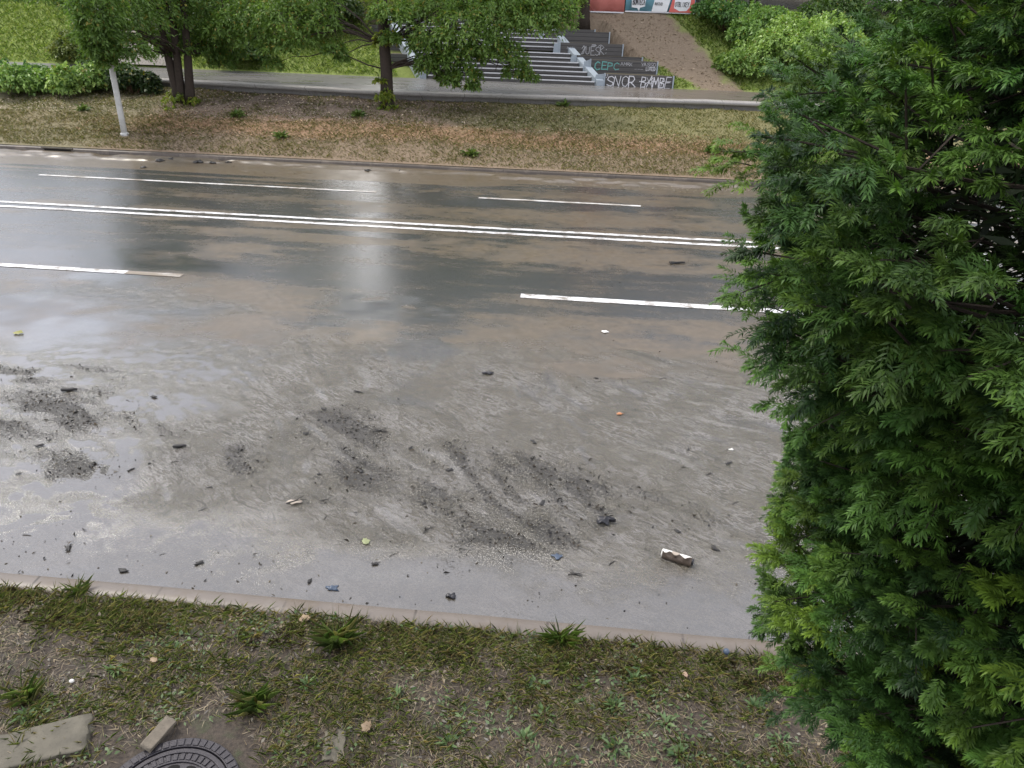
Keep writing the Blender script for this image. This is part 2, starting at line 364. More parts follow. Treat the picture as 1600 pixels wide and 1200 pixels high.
def t_road():
    t = NT('muddy_asphalt')
    m, d, p, s_, rl, nr = (t.attr(k) for k in ('mud', 'deb', 'pool', 'streak', 'rill', 'near'))
    n1 = t.noise(60, 5, .65); n2_ = t.noise(9, 5, .6); n3 = t.noise(220, 3, .6); n4 = t.noise(1.6, 6, .65)
    ns = t.noise(3.2, 6, .65, t.scaled(.35, 1.3, 1, .1))
    asp = t.mix(n3, (.022, .024, .024), (.070, .070, .065))
    tone = t.math('ADD', t.math('MULTIPLY', n1, .5), t.math('MULTIPLY', n2_, .5))
    mud_n = t.ramp(tone, [(.30, (.034, .027, .013)), (.5, (.076, .062, .036)), (.72, (.125, .106, .069))])
    mud_f = t.ramp(tone, [(.30, (.078, .057, .033)), (.5, (.124, .094, .059)), (.72, (.172, .135, .090))])
    mud_c = t.mix(nr, mud_f, mud_n)
    mud_c = t.mix(t.math('MULTIPLY', t.step(n4, .42, .66), .55), mud_c, (.078, .060, .034))
    mud_c = t.mix(t.step(rl, -.75, -1.35, 0, .8), mud_c, (.050, .040, .020))
    mud_c = t.mix(t.math('MULTIPLY', s_, .75), mud_c, (.20, .187, .165))
    mud_c = t.mix(t.math('MULTIPLY', p, .5), mud_c, (.075, .069, .066))
    mp = t.n('ShaderNodeMapping', vector_type='TEXTURE'); mp.inputs['Rotation'].default_value = (0, 0, rad(-36)); mp.inputs['Scale'].default_value = (3.4, 1, 1); t.l(t.pos(), mp.inputs['Vector'])
    fl = t.noise(13, 7, .70, mp.outputs['Vector'], 1.2); nb = t.noise(46, 6, .72)
    ridge = t.math('SUBTRACT', 1.0, t.math('ABSOLUTE', t.math('MULTIPLY', t.math('SUBTRACT', fl, .5), 5.0)), True)
    fan = t.step(t.attr('fan'), 0, 1, .25, 1.0)
    fine_ = t.math('MULTIPLY', t.step(nb, .38, .62), nr); mud_c = t.mix(t.math('MULTIPLY', fine_, .55), mud_c, t.mix(1.0, mud_c, (.42, .42, .40), 'MULTIPLY'))
    patch = t.step(n4, .40, .60)
    mud_c = t.mix(t.math('MULTIPLY', t.math('MULTIPLY', t.step(ridge, .70, .95), fan), t.math('MULTIPLY', nr, t.math('MULTIPLY', patch, .8))), mud_c, (.185, .172, .155))
    mud_c = t.mix(t.math('MULTIPLY', t.math('MULTIPLY', t.step(fl, .44, .34), fan), t.math('MULTIPLY', nr, .75)), mud_c, (.042, .034, .018))
    # the film thins out over the asphalt: patchy and streaked at its edge
    edge = t.step(t.math('ADD', m, t.math('ADD', t.math('MULTIPLY', t.math('SUBTRACT', n2_, .5), .45), t.math('MULTIPLY', t.math('SUBTRACT', ns, .5), 1.3))), .12, .98)
    c = t.mix(edge, asp, mud_c)
    gr = t.noise(42, 5, .72)
    d = t.math('MULTIPLY', t.step(t.math('ADD', t.math('ADD', gr, t.math('MULTIPLY', n3, .35)), t.math('MULTIPLY', d, .19)), .81, .86), t.step(d, .03, .3))
    c = t.mix(t.math('MULTIPLY', d, .72), c, t.mix(n1, (.006, .006, .006), (.034, .031, .028)))
    mp0 = t.n('ShaderNodeMapping', vector_type='TEXTURE'); mp0.inputs['Rotation'].default_value = (0, 0, rad(-20)); mp0.inputs['Scale'].default_value = (2.2, 1, 1); t.l(t.pos(), mp0.inputs['Vector'])
    fk = t.math('MULTIPLY', t.step(t.math('ADD', t.noise(38, 5, .75, mp0.outputs['Vector'], .6), t.math('MULTIPLY', n4, .22)), .745, .80), nr)
    fk = t.math('MULTIPLY', fk, t.step(p, 0, 1, 1, .25)); c = t.mix(t.math('MULTIPLY', fk, .85), c, (.018, .016, .013))
    ro = t.math('ADD', t.math('MULTIPLY', n1, .10), t.math('MULTIPLY', t.step(nr, 0, 1, 1.0, .36), t.step(edge, 0, 1, .19, .26))); ro = t.math('ADD', ro, t.math('MULTIPLY', t.math('MULTIPLY', t.step(n4, .40, .62), edge), .10))
    ro = t.math('MULTIPLY', ro, t.step(p, 0, 1, 1, .55))
    ro = t.math('ADD', ro, t.math('MULTIPLY', d, .5))
    b = t.bump(n3, .16, .003)
    inv = t.step(p, 0, 1, 1, .20)
    hh = t.math('SUBTRACT', t.math('ADD', nb, t.math('MULTIPLY', ridge, t.math('MULTIPLY', fan, .55))), t.math('MULTIPLY', d, .4))
    b2 = t.n('ShaderNodeBump'); b2.inputs['Distance'].default_value = .015; t.l(t.math('MULTIPLY', inv, t.step(nr, 0, 1, .07, .85)), b2.inputs['Strength']); t.l(hh, b2.inputs['Height']); t.l(b, b2.inputs['Normal'])
    mt = t.pbr(c, ro, b2.outputs[0], 0, .9); pb = [q for q in t.t.nodes if q.type == 'BSDF_PRINCIPLED'][0]
    t.l(t.math('MULTIPLY', t.math('MULTIPLY', t.step(nr, 0, 1, .12, 1.0), t.step(t.attr('fan'), 0, 1, 1, .62)), t.math('SUBTRACT', 1.0, d)), pb.inputs['Coat Weight']); pb.inputs['Coat IOR'].default_value = 1.6
    t.l(ro, pb.inputs['Coat Roughness']); t.l(b2.outputs[0], pb.inputs['Coat Normal']); return mt
road = np_mesh('road', V, grid_faces(NX, NY), t_road(), attrs=dict(mud=mud.ravel(), deb=(dmask*near).ravel(), pool=pool.ravel(), streak=streak.ravel(), rill=((.8*rill3+.35*rill)*rz).ravel(), near=near.ravel(), fan=rz.ravel()), smooth=True)
tag(road, kind='structure')
# the road carries on beyond both sides of the view
def t_road_far():
    t = NT('muddy_asphalt_far'); n = t.noise(3, 6, .6, t.scaled(.25, 1, 1)); n3 = t.noise(200, 3)
    return t.pbr(t.mix(t.step(n, .42, .6), t.mix(n3, (.02, .024, .028), (.06, .065, .066)), (.17, .135, .095)), .32, t.bump(n3, .2, .003))
mfar = t_road_far()
for a, b in ((-160, -19), (8, 120)):
    mb = MB().poly([(a, KN1, -.001), (b, KN1, -.001), (b, ROAD1, -.001), (a, ROAD1, -.001)], [(0, 1, 2, 3)])
    tag(mb.build('road', mfar), kind='structure')

# ---- painted lines
def t_line():
    t = NT('road_paint'); n = t.noise(7, 6, .7, t.scaled(.5, 1, 1)); n2_ = t.noise(70, 3)
    wear = t.step(t.math('ADD', n, t.math('MULTIPLY', n2_, .25)), .575, .76)
    return t.pbr(t.mix(wear, (.78, .78, .77), (.28, .25, .21)), .4, t.bump(n2_, .15, .002))
M_LINE = t_line()
def t_line_dirty(w0=.52, w1=.74):
    t = NT('road_paint_dirty'); n = t.noise(5, 6, .7, t.scaled(.4, 1, 1)); n2_ = t.noise(70, 3)
    wear = t.step(t.math('ADD', n, t.math('MULTIPLY', n2_, .25)), w0, w1)
    return t.pbr(t.mix(wear, (.68, .67, .64), (.24, .20, .15)), .45, t.bump(n2_, .15, .002))
M_LINED = t_line_dirty(); M_LINEM = t_line_dirty(.34, .60)
def line(x0, x1, y0, y1, mat):
    n = max(2, int((x1-x0)/.12)); xs = np.linspace(x0, x1, n); V = []
    for k, x in enumerate(xs):
        V += [(x, y0+.006*(random.random()-.5), .007), (x, y1+.006*(random.random()-.5), .007)]
    i = np.arange(n-1)*2; o = np_mesh('lane_line', V, np.stack([i, i+2, i+3, i+1], -1), mat); tag(o, kind='structure')
line(-160, 120, 15.09, 15.22, M_LINE); line(-160, 120, 14.75, 14.88, M_LINE)
line(-12.5, -7.3, 11.22, 11.37, M_LINE); line(-7.3, -6.35, 11.22, 11.37, M_LINEM)
for k in range(8): line(-.78+k*11.6, 5.4+k*11.6, 11.22, 11.40, M_LINE)
line(-13.2, -4.75, 17.70, 17.82, M_LINED); line(-2.3, 1.5, 17.66, 17.78, M_LINED); line(7.0, 13, 17.7, 17.82, M_LINED)

# ---- kerbs
def t_kerb(c, c2):
    t = NT('kerb_concrete'); n = t.noise(4, 6, .65); n3 = t.noise(90, 3); sep = t.n('ShaderNodeSeparateXYZ'); t.l(t.pos(), sep.inputs[0])
    fr = t.math('FRACT', sep.outputs[0]); j = t.step(t.math('ABSOLUTE', t.math('SUBTRACT', fr, .5)), .486, .495)
    k = t.mix(n, c, c2); k = t.mix(t.math('MULTIPLY', j, t.step(n, .4, .6, .2, .9)), k, tuple(q*.45 for q in c)); k = t.mix(t.step(t.noise(1.7, 6, .7), .5, .62, 0, .8), k, (.15, .12, .09))
    return t.pbr(k, .42, t.bump(n3, .25, .003), 0, .45)
def kerb(y0, y1, ztop, mat, zfoot=-.1):
    n = 300; xs = np.linspace(-60, 40, n); e = .02
    prof = [(y0, zfoot), (y0, ztop-e), (y0+e, ztop), (y1-e, ztop), (y1, ztop-e), (y1, zfoot)]
    V = np.array([(x, y+.008*(n2(x, y, .6, 3)-.5), z+(.012*(n2(x, y, .9, 4)-.5) if z > 0 else 0)) for x in xs for y, z in prof])
    tag(np_mesh('kerb', V, grid_faces(n, len(prof)), mat), kind='structure')
kerb(KN0, KN1, .045, t_kerb((.125, .105, .088), (.21, .18, .152)))
kerb(ROAD1, KF1, .12, t_kerb((.050, .039, .029), (.105, .083, .062)))

# ---- near verge: trodden muddy grass bank
def t_verge():
    t = NT('muddy_soil'); n = t.noise(7, 7, .65); n2_ = t.noise(38, 6, .7); n3 = t.noise(1.6, 4)
    c = t.ramp(n2_, [(.3, (.022, .017, .014)), (.52, (.066, .050, .036)), (.75, (.125, .098, .072))])
    c = t.mix(t.step(n, .5, .7), c, (.055, .062, .028)); c = t.mix(t.math('MULTIPLY', t.step(n3, .45, .65), .35), c, (.078, .061, .046))
    b = t.bump(n2_, .8, .02); return t.pbr(c, .62, t.bump(n, .5, .04, b), 0, .4)
vx = np.concatenate([np.linspace(-60, -6, 60), np.linspace(-5.97, 5, 420), np.linspace(5.2, 40, 40)]); vy = np.concatenate([np.linspace(-40, 0, 20), np.linspace(.1, KN0, 170)])
VX, VY = np.meshgrid(vx, vy, indexing='ij')
def verge_z(x, y):
    y = np.minimum(y, KN0); q = ss(KN0, KN0-.35, y)
    z = gz(x, y)-.06*(1-q)+q*(.05*(n2(x, y, .55, 8)-.5)+.03*(n2(x, y, .17, 9)-.5)+.015*(n2(x, y, .06, 10)-.5))
    d = np.sqrt((x+2.05)**2+(y-2.57)**2); flat = 1-ss(.5, .75, d)      # levelled round the manhole
    return z*(1-flat)+.125*flat
VZ = verge_z(VX, VY)
tag(np_mesh('ground', np.stack([VX, VY, VZ], -1).reshape(-1, 3), grid_faces(len(vx), len(vy)), t_verge(), smooth=True), kind='structure')

# ---- far embankment
def t_embank():
    t = NT('embankment_soil'); sep = t.n('ShaderNodeSeparateXYZ'); t.l(t.pos(), sep.inputs[0]); x, y = sep.outputs[0], sep.outputs[1]
    n = t.noise(1.1, 6, .65); nf = t.noise(14, 6, .75); ng = t.noise(5, 6, .7)
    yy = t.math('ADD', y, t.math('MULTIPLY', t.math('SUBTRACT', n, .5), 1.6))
    mudc = t.mix(nf, (.145, .104, .068), (.34, .258, .178))
    rust = t.mix(nf, (.18, .112, .068), (.42, .27, .165))
    brown = t.mix(nf, (.10, .072, .052), (.31, .235, .175))
    green = t.mix(nf, (.11, .105, .042), (.29, .26, .125))
    c = t.mix(t.step(yy, 22.0, 22.8), mudc, rust)
    upper = t.mix(t.step(t.math('ADD', x, t.math('MULTIPLY', n, 3.0)), -3.8, -.8), brown, green)
    upper = t.mix(t.step(ng, .60, .72, 0, .5), upper, (.15, .16, .06))
    c = t.mix(t.step(yy, 23.2, 24.2), c, upper)
    c = t.mix(t.step(ng, .56, .70, 0, .4), c, (.20, .19, .10))
    c = t.mix(t.math('MULTIPLY', t.step(yy, 24.6, 25.8), t.step(x, -1.5, -4.0, 0, .8)), c, t.mix(nf, (.035, .026, .019), (.15, .11, .08)))  # soil colour darkened here for the shade under the trees and path edging
    c = t.mix(t.step(t.math('ADD', x, t.math('MULTIPLY', n, 2)), -11.8, -13.4, 0, .8), c, t.mix(nf, (.13, .13, .06), (.33, .29, .18)))
    return t.pbr(c, .85, t.bump(nf, .8, .05), 0, .25)
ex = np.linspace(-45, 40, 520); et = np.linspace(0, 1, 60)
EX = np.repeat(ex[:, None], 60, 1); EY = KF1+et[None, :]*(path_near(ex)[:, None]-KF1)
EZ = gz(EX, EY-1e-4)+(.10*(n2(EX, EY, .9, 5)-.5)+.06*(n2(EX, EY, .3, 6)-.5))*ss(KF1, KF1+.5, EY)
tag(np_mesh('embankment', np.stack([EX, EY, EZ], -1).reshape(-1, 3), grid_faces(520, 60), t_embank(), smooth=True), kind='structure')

# ---- path at the top of the embankment and its pale edging
def t_path():
    t = NT('wet_path'); n = t.noise(1.2, 6, .6, t.scaled(.4, 1, 1)); n3 = t.noise(60, 4)
    sep = t.n('ShaderNodeSeparateXYZ'); t.l(t.pos(), sep.inputs[0])
    c = t.mix(n3, (.125, .12, .112), (.21, .203, .19)); c = t.mix(t.step(sep.outputs[0], .6, 2.2, 0, .7), c, (.15, .12, .09))
    c = t.mix(t.step(n, .55, .7, 0, .45), c, (.13, .11, .085))
    return t.pbr(c, t.step(n, .35, .65, .20, .42), t.bump(n3, .2, .003), 0, .5)
px_ = np.linspace(-45, 40, 200); rows = np.array([.32, 1.0])
V = np.array([(x, y, PZ) for x in px_ for y in (path_near(x)+.42, PFAR+.12)])
tag(np_mesh('path', V, grid_faces(200, 2), t_path()), kind='structure')
def t_edge():
    t = NT('path_edging'); n = t.noise(2.5, 6, .7); n3 = t.noise(40, 4); sep = t.n('ShaderNodeSeparateXYZ'); t.l(t.pos(), sep.inputs[0])
    c = t.mix(n, (.22, .205, .185), (.42, .40, .37)); c = t.mix(t.step(n3, .55, .7), c, (.15, .14, .12))
    fr = t.math('FRACT', t.math('ADD', t.math('MULTIPLY', sep.outputs[0], .7), t.math('MULTIPLY', t.noise(.35, 1), 1.6))); c = t.mix(t.math('MULTIPLY', t.step(t.math('ABSOLUTE', t.math('SUBTRACT', fr, .5)), .484, .496), t.step(n, .42, .6, .1, .8)), c, (.09, .08, .07))
    return t.pbr(c, .6, t.bump(n3, .4, .01))
prof = [(.12, .80), (.12, 1.225), (-.02, 1.23), (-.02, 1.325), (.02, 1.345), (.40, 1.345), (.43, 1.335), (.435, 1.2)]
V = np.array([(x, path_near(x)+a+.03*(n2(x, 0, 1.3, 2)-.5), z+.03*(n2(x, a, .8, 12)-.5)*(z > 1.25)) for x in px_ for a, z in prof])
tag(np_mesh('kerb', V, grid_faces(200, len(prof)), t_edge()), kind='structure')

# ---- hill behind the path
def t_hill():
    t = NT('hill_ground'); sep = t.n('ShaderNodeSeparateXYZ'); t.l(t.pos(), sep.inputs[0]); x, y = sep.outputs[0], sep.outputs[1]
    n = t.noise(.9, 6, .65); nf = t.noise(12, 6, .75)
    grass = t.mix(nf, (.13, .18, .04), (.36, .42, .13)); dirt = t.mix(nf, (.155, .11, .078), (.34, .26, .195))
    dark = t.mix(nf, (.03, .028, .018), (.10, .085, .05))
    cx = t.math('ADD', t.math('MULTIPLY', t.math('SUBTRACT', y, 31.5), -.78), 5.3)      # trodden track slants up to the left
    d = t.math('ABSOLUTE', t.math('SUBTRACT', x, t.math('ADD', cx, t.math('MULTIPLY', t.math('SUBTRACT', n, .5), 2.2))))
    wd = t.math('ADD', t.math('MULTIPLY', t.math('SUBTRACT', y, 31.5), .36), .7)
    tr = t.step(t.math('SUBTRACT', d, wd), .35, -.35)
    c = t.mix(t.math('MULTIPLY', tr, .95), grass, dirt)
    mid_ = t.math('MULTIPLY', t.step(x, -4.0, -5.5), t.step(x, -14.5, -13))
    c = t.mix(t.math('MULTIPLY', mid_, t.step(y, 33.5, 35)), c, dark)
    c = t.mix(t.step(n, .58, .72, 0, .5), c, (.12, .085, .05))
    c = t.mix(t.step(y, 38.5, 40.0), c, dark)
    return t.pbr(c, .9, t.bump(nf, .9, .06), 0, .2)
hx = np.linspace(-45, 40, 500); hy = np.concatenate([np.linspace(PFAR+.1, 38, 90), np.linspace(38.3, 70, 30)])
HX, HY = np.meshgrid(hx, hy, indexing='ij'); HZ = gz(HX, HY)+(.12*(n2(HX, HY, .9, 5)-.5)+.08*(n2(HX, HY, .3, 6)-.5))*ss(PFAR, PFAR+1, HY)
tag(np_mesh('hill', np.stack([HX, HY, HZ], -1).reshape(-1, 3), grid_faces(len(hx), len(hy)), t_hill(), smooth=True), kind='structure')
# side path climbing away behind the left trees
sp = MB(); pts = []
for k in range(9):
    q = k/8; x, y = -17.6-q*2.2, PFAR+.05+q*3.6; pts += [(x-1.3, y, float(gz(x-1.3, y))+.10), (x+1.3, y, float(gz(x+1.3, y))+.10)]
sp.poly(pts, [(2*k, 2*k+1, 2*k+3, 2*k+2) for k in range(8)])
tag(sp.build('path', simple('side_path', (.16, .14, .12), .5, .25, 4)), kind='structure')

# ================================================================== VEGETATION
def kites(P, D, N, L, W, bend=0.0):
    """leaf-sized kite faces: root, side, tip, side"""
    D = D/np.linalg.norm(D, axis=1, keepdims=True); S = np.cross(D, N); S /= (np.linalg.norm(S, axis=1, keepdims=True)+1e-9)
    N2 = np.cross(S, D); L = np.broadcast_to(L, len(P))[:, None]; W = np.broadcast_to(W, len(P))[:, None]
    mid_ = P+D*L*.42
    V = np.stack([P, mid_+S*W*.5+N2*W*.18, P+D*L-N2*L*bend, mid_-S*W*.5+N2*W*.18], 1).reshape(-1, 3)
    Fq = np.arange(len(P)*4).reshape(-1, 4); return V, Fq
def unit(n): 
    a = rng.standard_normal((n, 3)); return a/np.linalg.norm(a, axis=1, keepdims=True)
def clump_leaves(c, r, nstr, nl, L, W, droop=.9, colA=(.055, .10, .02), colB=(.13, .17, .04), yel=.06, flat=1.0):
    """strands of leaves arching out of a clump and hanging at their ends"""
    c = np.asarray(c, float); d = unit(nstr); d[:, 2] = np.abs(d[:, 2])*.9-.25; d /= np.linalg.norm(d, axis=1, keepdims=True)
    rr = r*(.30+.55*rng.random(nstr)**.6); st = c+d*rr[:, None]*np.array([1, 1, flat]); sl = r*(.25+.30*rng.random(nstr))
    t = (np.arange(nl)+rng.random((nstr, nl)))/nl
    out = d*np.array([1, 1, .5]); P = st[:, None]+out[:, None]*(sl[:, None]*t*.8)[..., None]
    P[..., 2] -= droop*sl[:, None]*t**1.8
    P += rng.standard_normal(P.shape)*.035*r
    T = out[:, None]*.8+np.array([0, 0, -1.0])*(droop*1.5*t)[..., None]
    D = T+rng.standard_normal(P.shape)*.55; P = P.reshape(-1, 3); D = D.reshape(-1, 3)
    N = unit(len(P))*.8+np.array([0, 0, .8])+np.repeat(d, nl, 0)*.5
    V, Fq = kites(P, D, N, L*(.7+.6*rng.random(len(P))), W*(.7+.6*rng.random(len(P))), .12)
    f = np.clip(rng.random((nstr, 1))*.8+.4*(t-.4)+rng.random((nstr, nl))*.25, 0, 1)[..., None]
    C = np.array(colA)*(1-f)+np.array(colB)*f
    y = rng.random((nstr, nl)) < yel; C[y] = np.array([.22, .20, .045])
    C = np.repeat(C.reshape(-1, 3), 4, 0); return V, Fq, C
def foliage(name, clumps, mat, parent, **kw):
    Vs, Fs, Cs = [], [], []; b = 0
    for cl in clumps:
        k = dict(kw); k.update(cl[2] if len(cl) > 2 else {})
        V, Fq, C = clump_leaves(cl[0], cl[1], **k); Vs.append(V); Fs.append(Fq+b); Cs.append(C); b += len(V)
    return np_mesh(name, np.concatenate(Vs), np.concatenate(Fs), mat, parent, dict(Col=np.concatenate(Cs)))
def limb(mb, a, b, r0_, r1, sag=.1, n=6, sides=7, wob=.08):
    a = np.array(a, float); b = np.array(b, float); L = np.linalg.norm(b-a); P = []; R = []
    for i in range(n+1):
        q = i/n; p = a+(b-a)*q; p[2] += math.sin(q*math.pi)*sag*L
        if 0 < i < n: p += rng.standard_normal(3)*wob*L/n
        P.append(p); R.append(r0_*(1-q)+r1*q)
    mb.tube(P, R, sides, True, .12)
def rel(o, pts): return [tuple(np.array(p)-o) for p in pts]

def make_tree(base, stems, visible, hidden, label, group=None, dens=1.0, cols={}, shoots=None, hid_leaf=.2):
    """stems: list of polylines with radii; visible/hidden: (centre, radius)"""
    base = np.array(base, float); t = empty('broadleaf_tree', base); tag(t, label, 'tree', group)
    tr = MB(); br = MB(); tops = []
    for P, R in stems:
        tr.tube([np.array(p)-base for p in P], R, 12, True, .14); tops.append(P)
    tr.build('trunk', M_BARK, t, True)
    allp = [np.array(p) for P, _ in stems for p in P[2:]]
    for c, r in list(visible)+list(hidden):
        c = np.array(c); a = min(allp, key=lambda p: np.linalg.norm(p-c)+(3 if p[2] > c[2]+.5 else 0))
        limb(br, a-base, c-base, .022+.012*r, .008, .12)
        for _ in range(4):
            e = c+unit(1)[0]*r*.7; limb(br, c-base, e-base, .010, .004, .05, 3, 5)
    br.build('branches', M_BARK, t, True)
    kw = dict(colA=(.065, .125, .025), colB=(.20, .28, .07), yel=.05); kw.update(cols)
    cl = [(np.array(c)-base, r, dict(nstr=int(230*dens*r*r)+34, nl=8, L=.125, W=.052, droop=.55)) for c, r in visible]
    cl += [(np.array(c)-base, r, dict(nstr=int(34*r*r)+10, nl=13, L=hid_leaf, W=hid_leaf*.42)) for c, r in hidden]
    foliage('crown', cl, M_LEAF, t, **kw)
    if shoots:
        for c, r, n in shoots: foliage('basal_shoot', [(np.array(c)-base, r, dict(nstr=n, nl=7, L=.13, W=.07, colA=(.08, .13, .02), colB=(.22, .27, .04)))], M_LEAF, t)
    return t
def hid_clumps(c, R, n, rmin, rmax, gap=None):
    out = []
    while len(out) < n:
        d = unit(1)[0]*(.35+.65*random.random()**.5); p = np.array(c)+d*np.array(R)
        if gap and gap(p): continue
        out.append((p, rmin+(rmax-rmin)*random.random()))
    return out

# ---- centre tree: dark single trunk, drooping boughs
b1 = spot(605, 166); b1[2] -= .1
stem1 = ([b1, b1+(0, 0, .25), b1+(.02, 0, 1.2), ony(600, 70, b1[1]), b1+(-.05, .1, 4.0), b1+(.1, .2, 6.0), b1+(.3, .1, 8.0)], [.30, .22, .19, .17, .15, .11, .06])
bough = ([b1+(-.05, .1, 3.4), b1+(1.2, -.3, 4.2), b1+(2.6, -.5, 4.6), b1+(4.0, -.6, 4.4)], [.11, .09, .07, .04])
bough2 = ([b1+(-.05, .1, 3.2), b1+(-1.4, -.3, 4.0), b1+(-3.0, -.6, 4.3), b1+(-4.6, -.8, 3.9)], [.11, .09, .07, .04])
vis1 = [(ony(x, y, 25.4+dy), r) for x, y, dy, r in (
    (662, 70, -.3, .5), (668, 106, -.3, .36), (702, 128, -.5, .3), (700, 92, -.4, .5), (680, 55, 0, .85), (725, 45, -.4, .95), (775, 30, 0, 1.0), (825, 35, .2, 1.0), (862, 30, .3, .75), (886, 16, .3, .45), (676, 95, -.2, .6), (700, 118, .1, .35),
    (730, 115, -.6, .42), (738, 135, -.6, .24), (785, 85, -.2, .75), (805, 112, -.2, .42), (826, 120, .1, .30), (757, 72, -.5, .7), (722, 85, -.4, .6),
    (740, 5, .6, .9), (690, 8, .5, .9), (850, 2, .6, .8), (800, -5, .6, 1.0), (617, 25, -.4, .55), (612, 62, -.5, .32), (596, 22, -.4, .40), (640, 20, .5, .5),
    (500, 36, 0, .7), (520, 76, -.2, .36), (534, 90, -.2, .22), (445, 30, 0, .95), (432, 72, -.3, .55), (428, 100, -.3, .26), (385, 25, .2, .9), (350, 50, .2, .7), (395, 62, 0, .62), (470, 62, 0, .7), (480, -8, .5, 1.0))]
gapf = lambda p: abs((p[0]-(-.165*p[1]-.3)*1.0+0)) < .7 and p[2] > 6.6 and p[1] > 20
hid1 = hid_clumps((-6.0, 27.8, 7.8), (4.8, 2.0, 2.4), 22, .8, 1.15, lambda p: abs(p[0]+.285*p[1]) < 1.0 and p[2] < 9)
make_tree(b1, [stem1, bough, bough2], vis1, hid1, 'dark single-trunked tree with drooping leafy boughs beside the stairs', dens=1.0, cols=dict(colB=(.16, .255, .065), yel=.05),
          shoots=[(b1+(0, -.22, .45), .28, 26), (b1+(.1, -.3, .1), .3, 22), (b1+(-.15, -.15, .9), .2, 14), (b1+(.1, -.2, 2.1), .35, 24)])
# ---- left twin-stemmed tree
b2 = spot(285, 160); b2[2] -= .1
def st(px0, px1, dz):
    top = ony(px1, 85, b2[1]); bot = ony(px0, 158, b2[1]); d = (top-bot)
    return ([bot-(0, 0, .1), bot+d*.2, bot+d*.6, top, bot+d*1.8+(0, 0, .3), bot+d*1.9+(0, 0, 2.4), bot+d*2.0+(0, .1, dz)], [.20, .15, .13, .12, .10, .07, .04])
vis2 = [(ony(x, y, Y_), r) for x, y, Y_, r in (
    (155, 55, 21.2, .55), (166, 84, 21.3, .38), (150, 22, 21.2, .65), (148, -8, 21.2, .65), (158, 70, 21.3, .45),
    (128, 8, 23, .6), (160, 30, 21.6, .75), (205, 30, 23, .9), (255, 25, 25, .9), (300, 25, 26, .9), (335, 12, 27, .8), (135, 55, 22.5, .4), (165, 72, 21.5, .55), (200, 80, 22, .6), (168, 96, 21.4, .28), (210, 55, 24, .7),
    (275, 62, 25.6, .55), (262, 78, 25.4, .35), (300, 75, 25.4, .42), (322, 80, 25.8, .45), (346, 98, 26, .42), (335, 60, 26, .6), (362, 80, 26.5, .5), (75, -8, 23, .6), (180, -12, 23, 1.0), (250, -15, 25, 1.0), (318, -15, 26, 1.0), (145, 85, 22.5, .35), (240, 60, 27, .55), (20, -8, 27, .55))]
hid2 = hid_clumps((-14.3, 27.8, 5.9), (2.6, 1.4, 1.2), 9, .7, .95)
make_tree(b2, [st(280, 262, 3.2), st(284, 276, 2.8), st(297, 293, 3.4)], vis2, hid2, 'twin-stemmed dark tree leaning apart in a V by the left path', dens=.95, cols=dict(colA=(.06, .115, .025), colB=(.13, .215, .055)),
          shoots=[(b2+(-.1, -.3, .25), .3, 22), (b2+(.5, -.2, .2), .22, 10), (b2+(-.1, -.6, -.05), .2, 12)])
# ---- tree at the top of the stairs
b3 = ony(912, 34, 36.6)
make_tree(b3-(0, 0, .3), [([b3-(0, 0, .3), b3+(0, 0, .2), b3+(0, 0, 1.2), b3+(0, 0, 2.5), b3+(.1, 0, 4.5), b3+(0, 0, 6.5)], [.34, .24, .2, .18, .14, .06])], [(ony(890, -5, 36), .7)],
          hid_clumps(b3+(-.5, 1, 6), (3.2, 2.6, 2.8), 26, .9, 1.3), 'dark tree trunk at the head of the stairs left of the banners', hid_leaf=.24)
# ---- wood behind the hilltop: each tree its own
def bg_tree(name, x, y, h, rw, label, n=26, dark=1.0):
    b = np.array([x, y, float(gz(x, y))-.2])
    t = empty(name, b); tag(t, label, 'tree', 'trees behind the hilltop')
    mb = MB(); mb.tube([(0, 0, 0), (.1, 0, h*.3), (.0, .1, h*.6), (.1, 0, h*.92)], [.26, .2, .13, .05], 9, True, .15)
    cl = hid_clumps((0, 0, h*.55), (rw, rw, h*.46), n, rw*.38, rw*.55)
    for c, r in cl[::2]: limb(mb, (0, 0, min(c[2]*.75, h*.8)), c, .06, .02, .1)
    mb.build('trunk', M_BARK, t, True)
    foliage('crown', [(c, r, dict(nstr=int(55*r)+20, nl=12, L=.30, W=.15)) for c, r in cl], M_LEAF, t, colA=(.030*dark, .055*dark, .016), colB=(.09*dark, .13*dark, .035), yel=.02)
bg_tree('deciduous_tree', 5.6, 40.5, 9, 2.8, 'dark leafy tree behind the right end of the banners')
bg_tree('deciduous_tree', 10.5, 40.0, 10, 3.2, 'dark tree above the bright bushes at upper right', dark=.9)
bg_tree('deciduous_tree', 16, 42.0, 11, 3.4, 'tall tree on the hilltop behind the yew')
bg_tree('deciduous_tree', -3.6, 41.5, 11, 3.2, 'tree on the hilltop behind the head of the stairs')
bg_tree('deciduous_tree', -8.2, 41.5, 10.5, 2.5, 'tree on the hilltop behind the drooping boughs')
bg_tree('deciduous_tree', -15.5, 38.5, 6.2, 2.4, 'low dark tree on the slope behind the twin-stemmed tree')
bg_tree('deciduous_tree', -21.5, 39.0, 5.0, 2.2, 'small tree above the bright grass slope at upper left')
bg_tree('deciduous_tree', 1.0, 45.5, 12, 3.4, 'tree standing behind the banners')

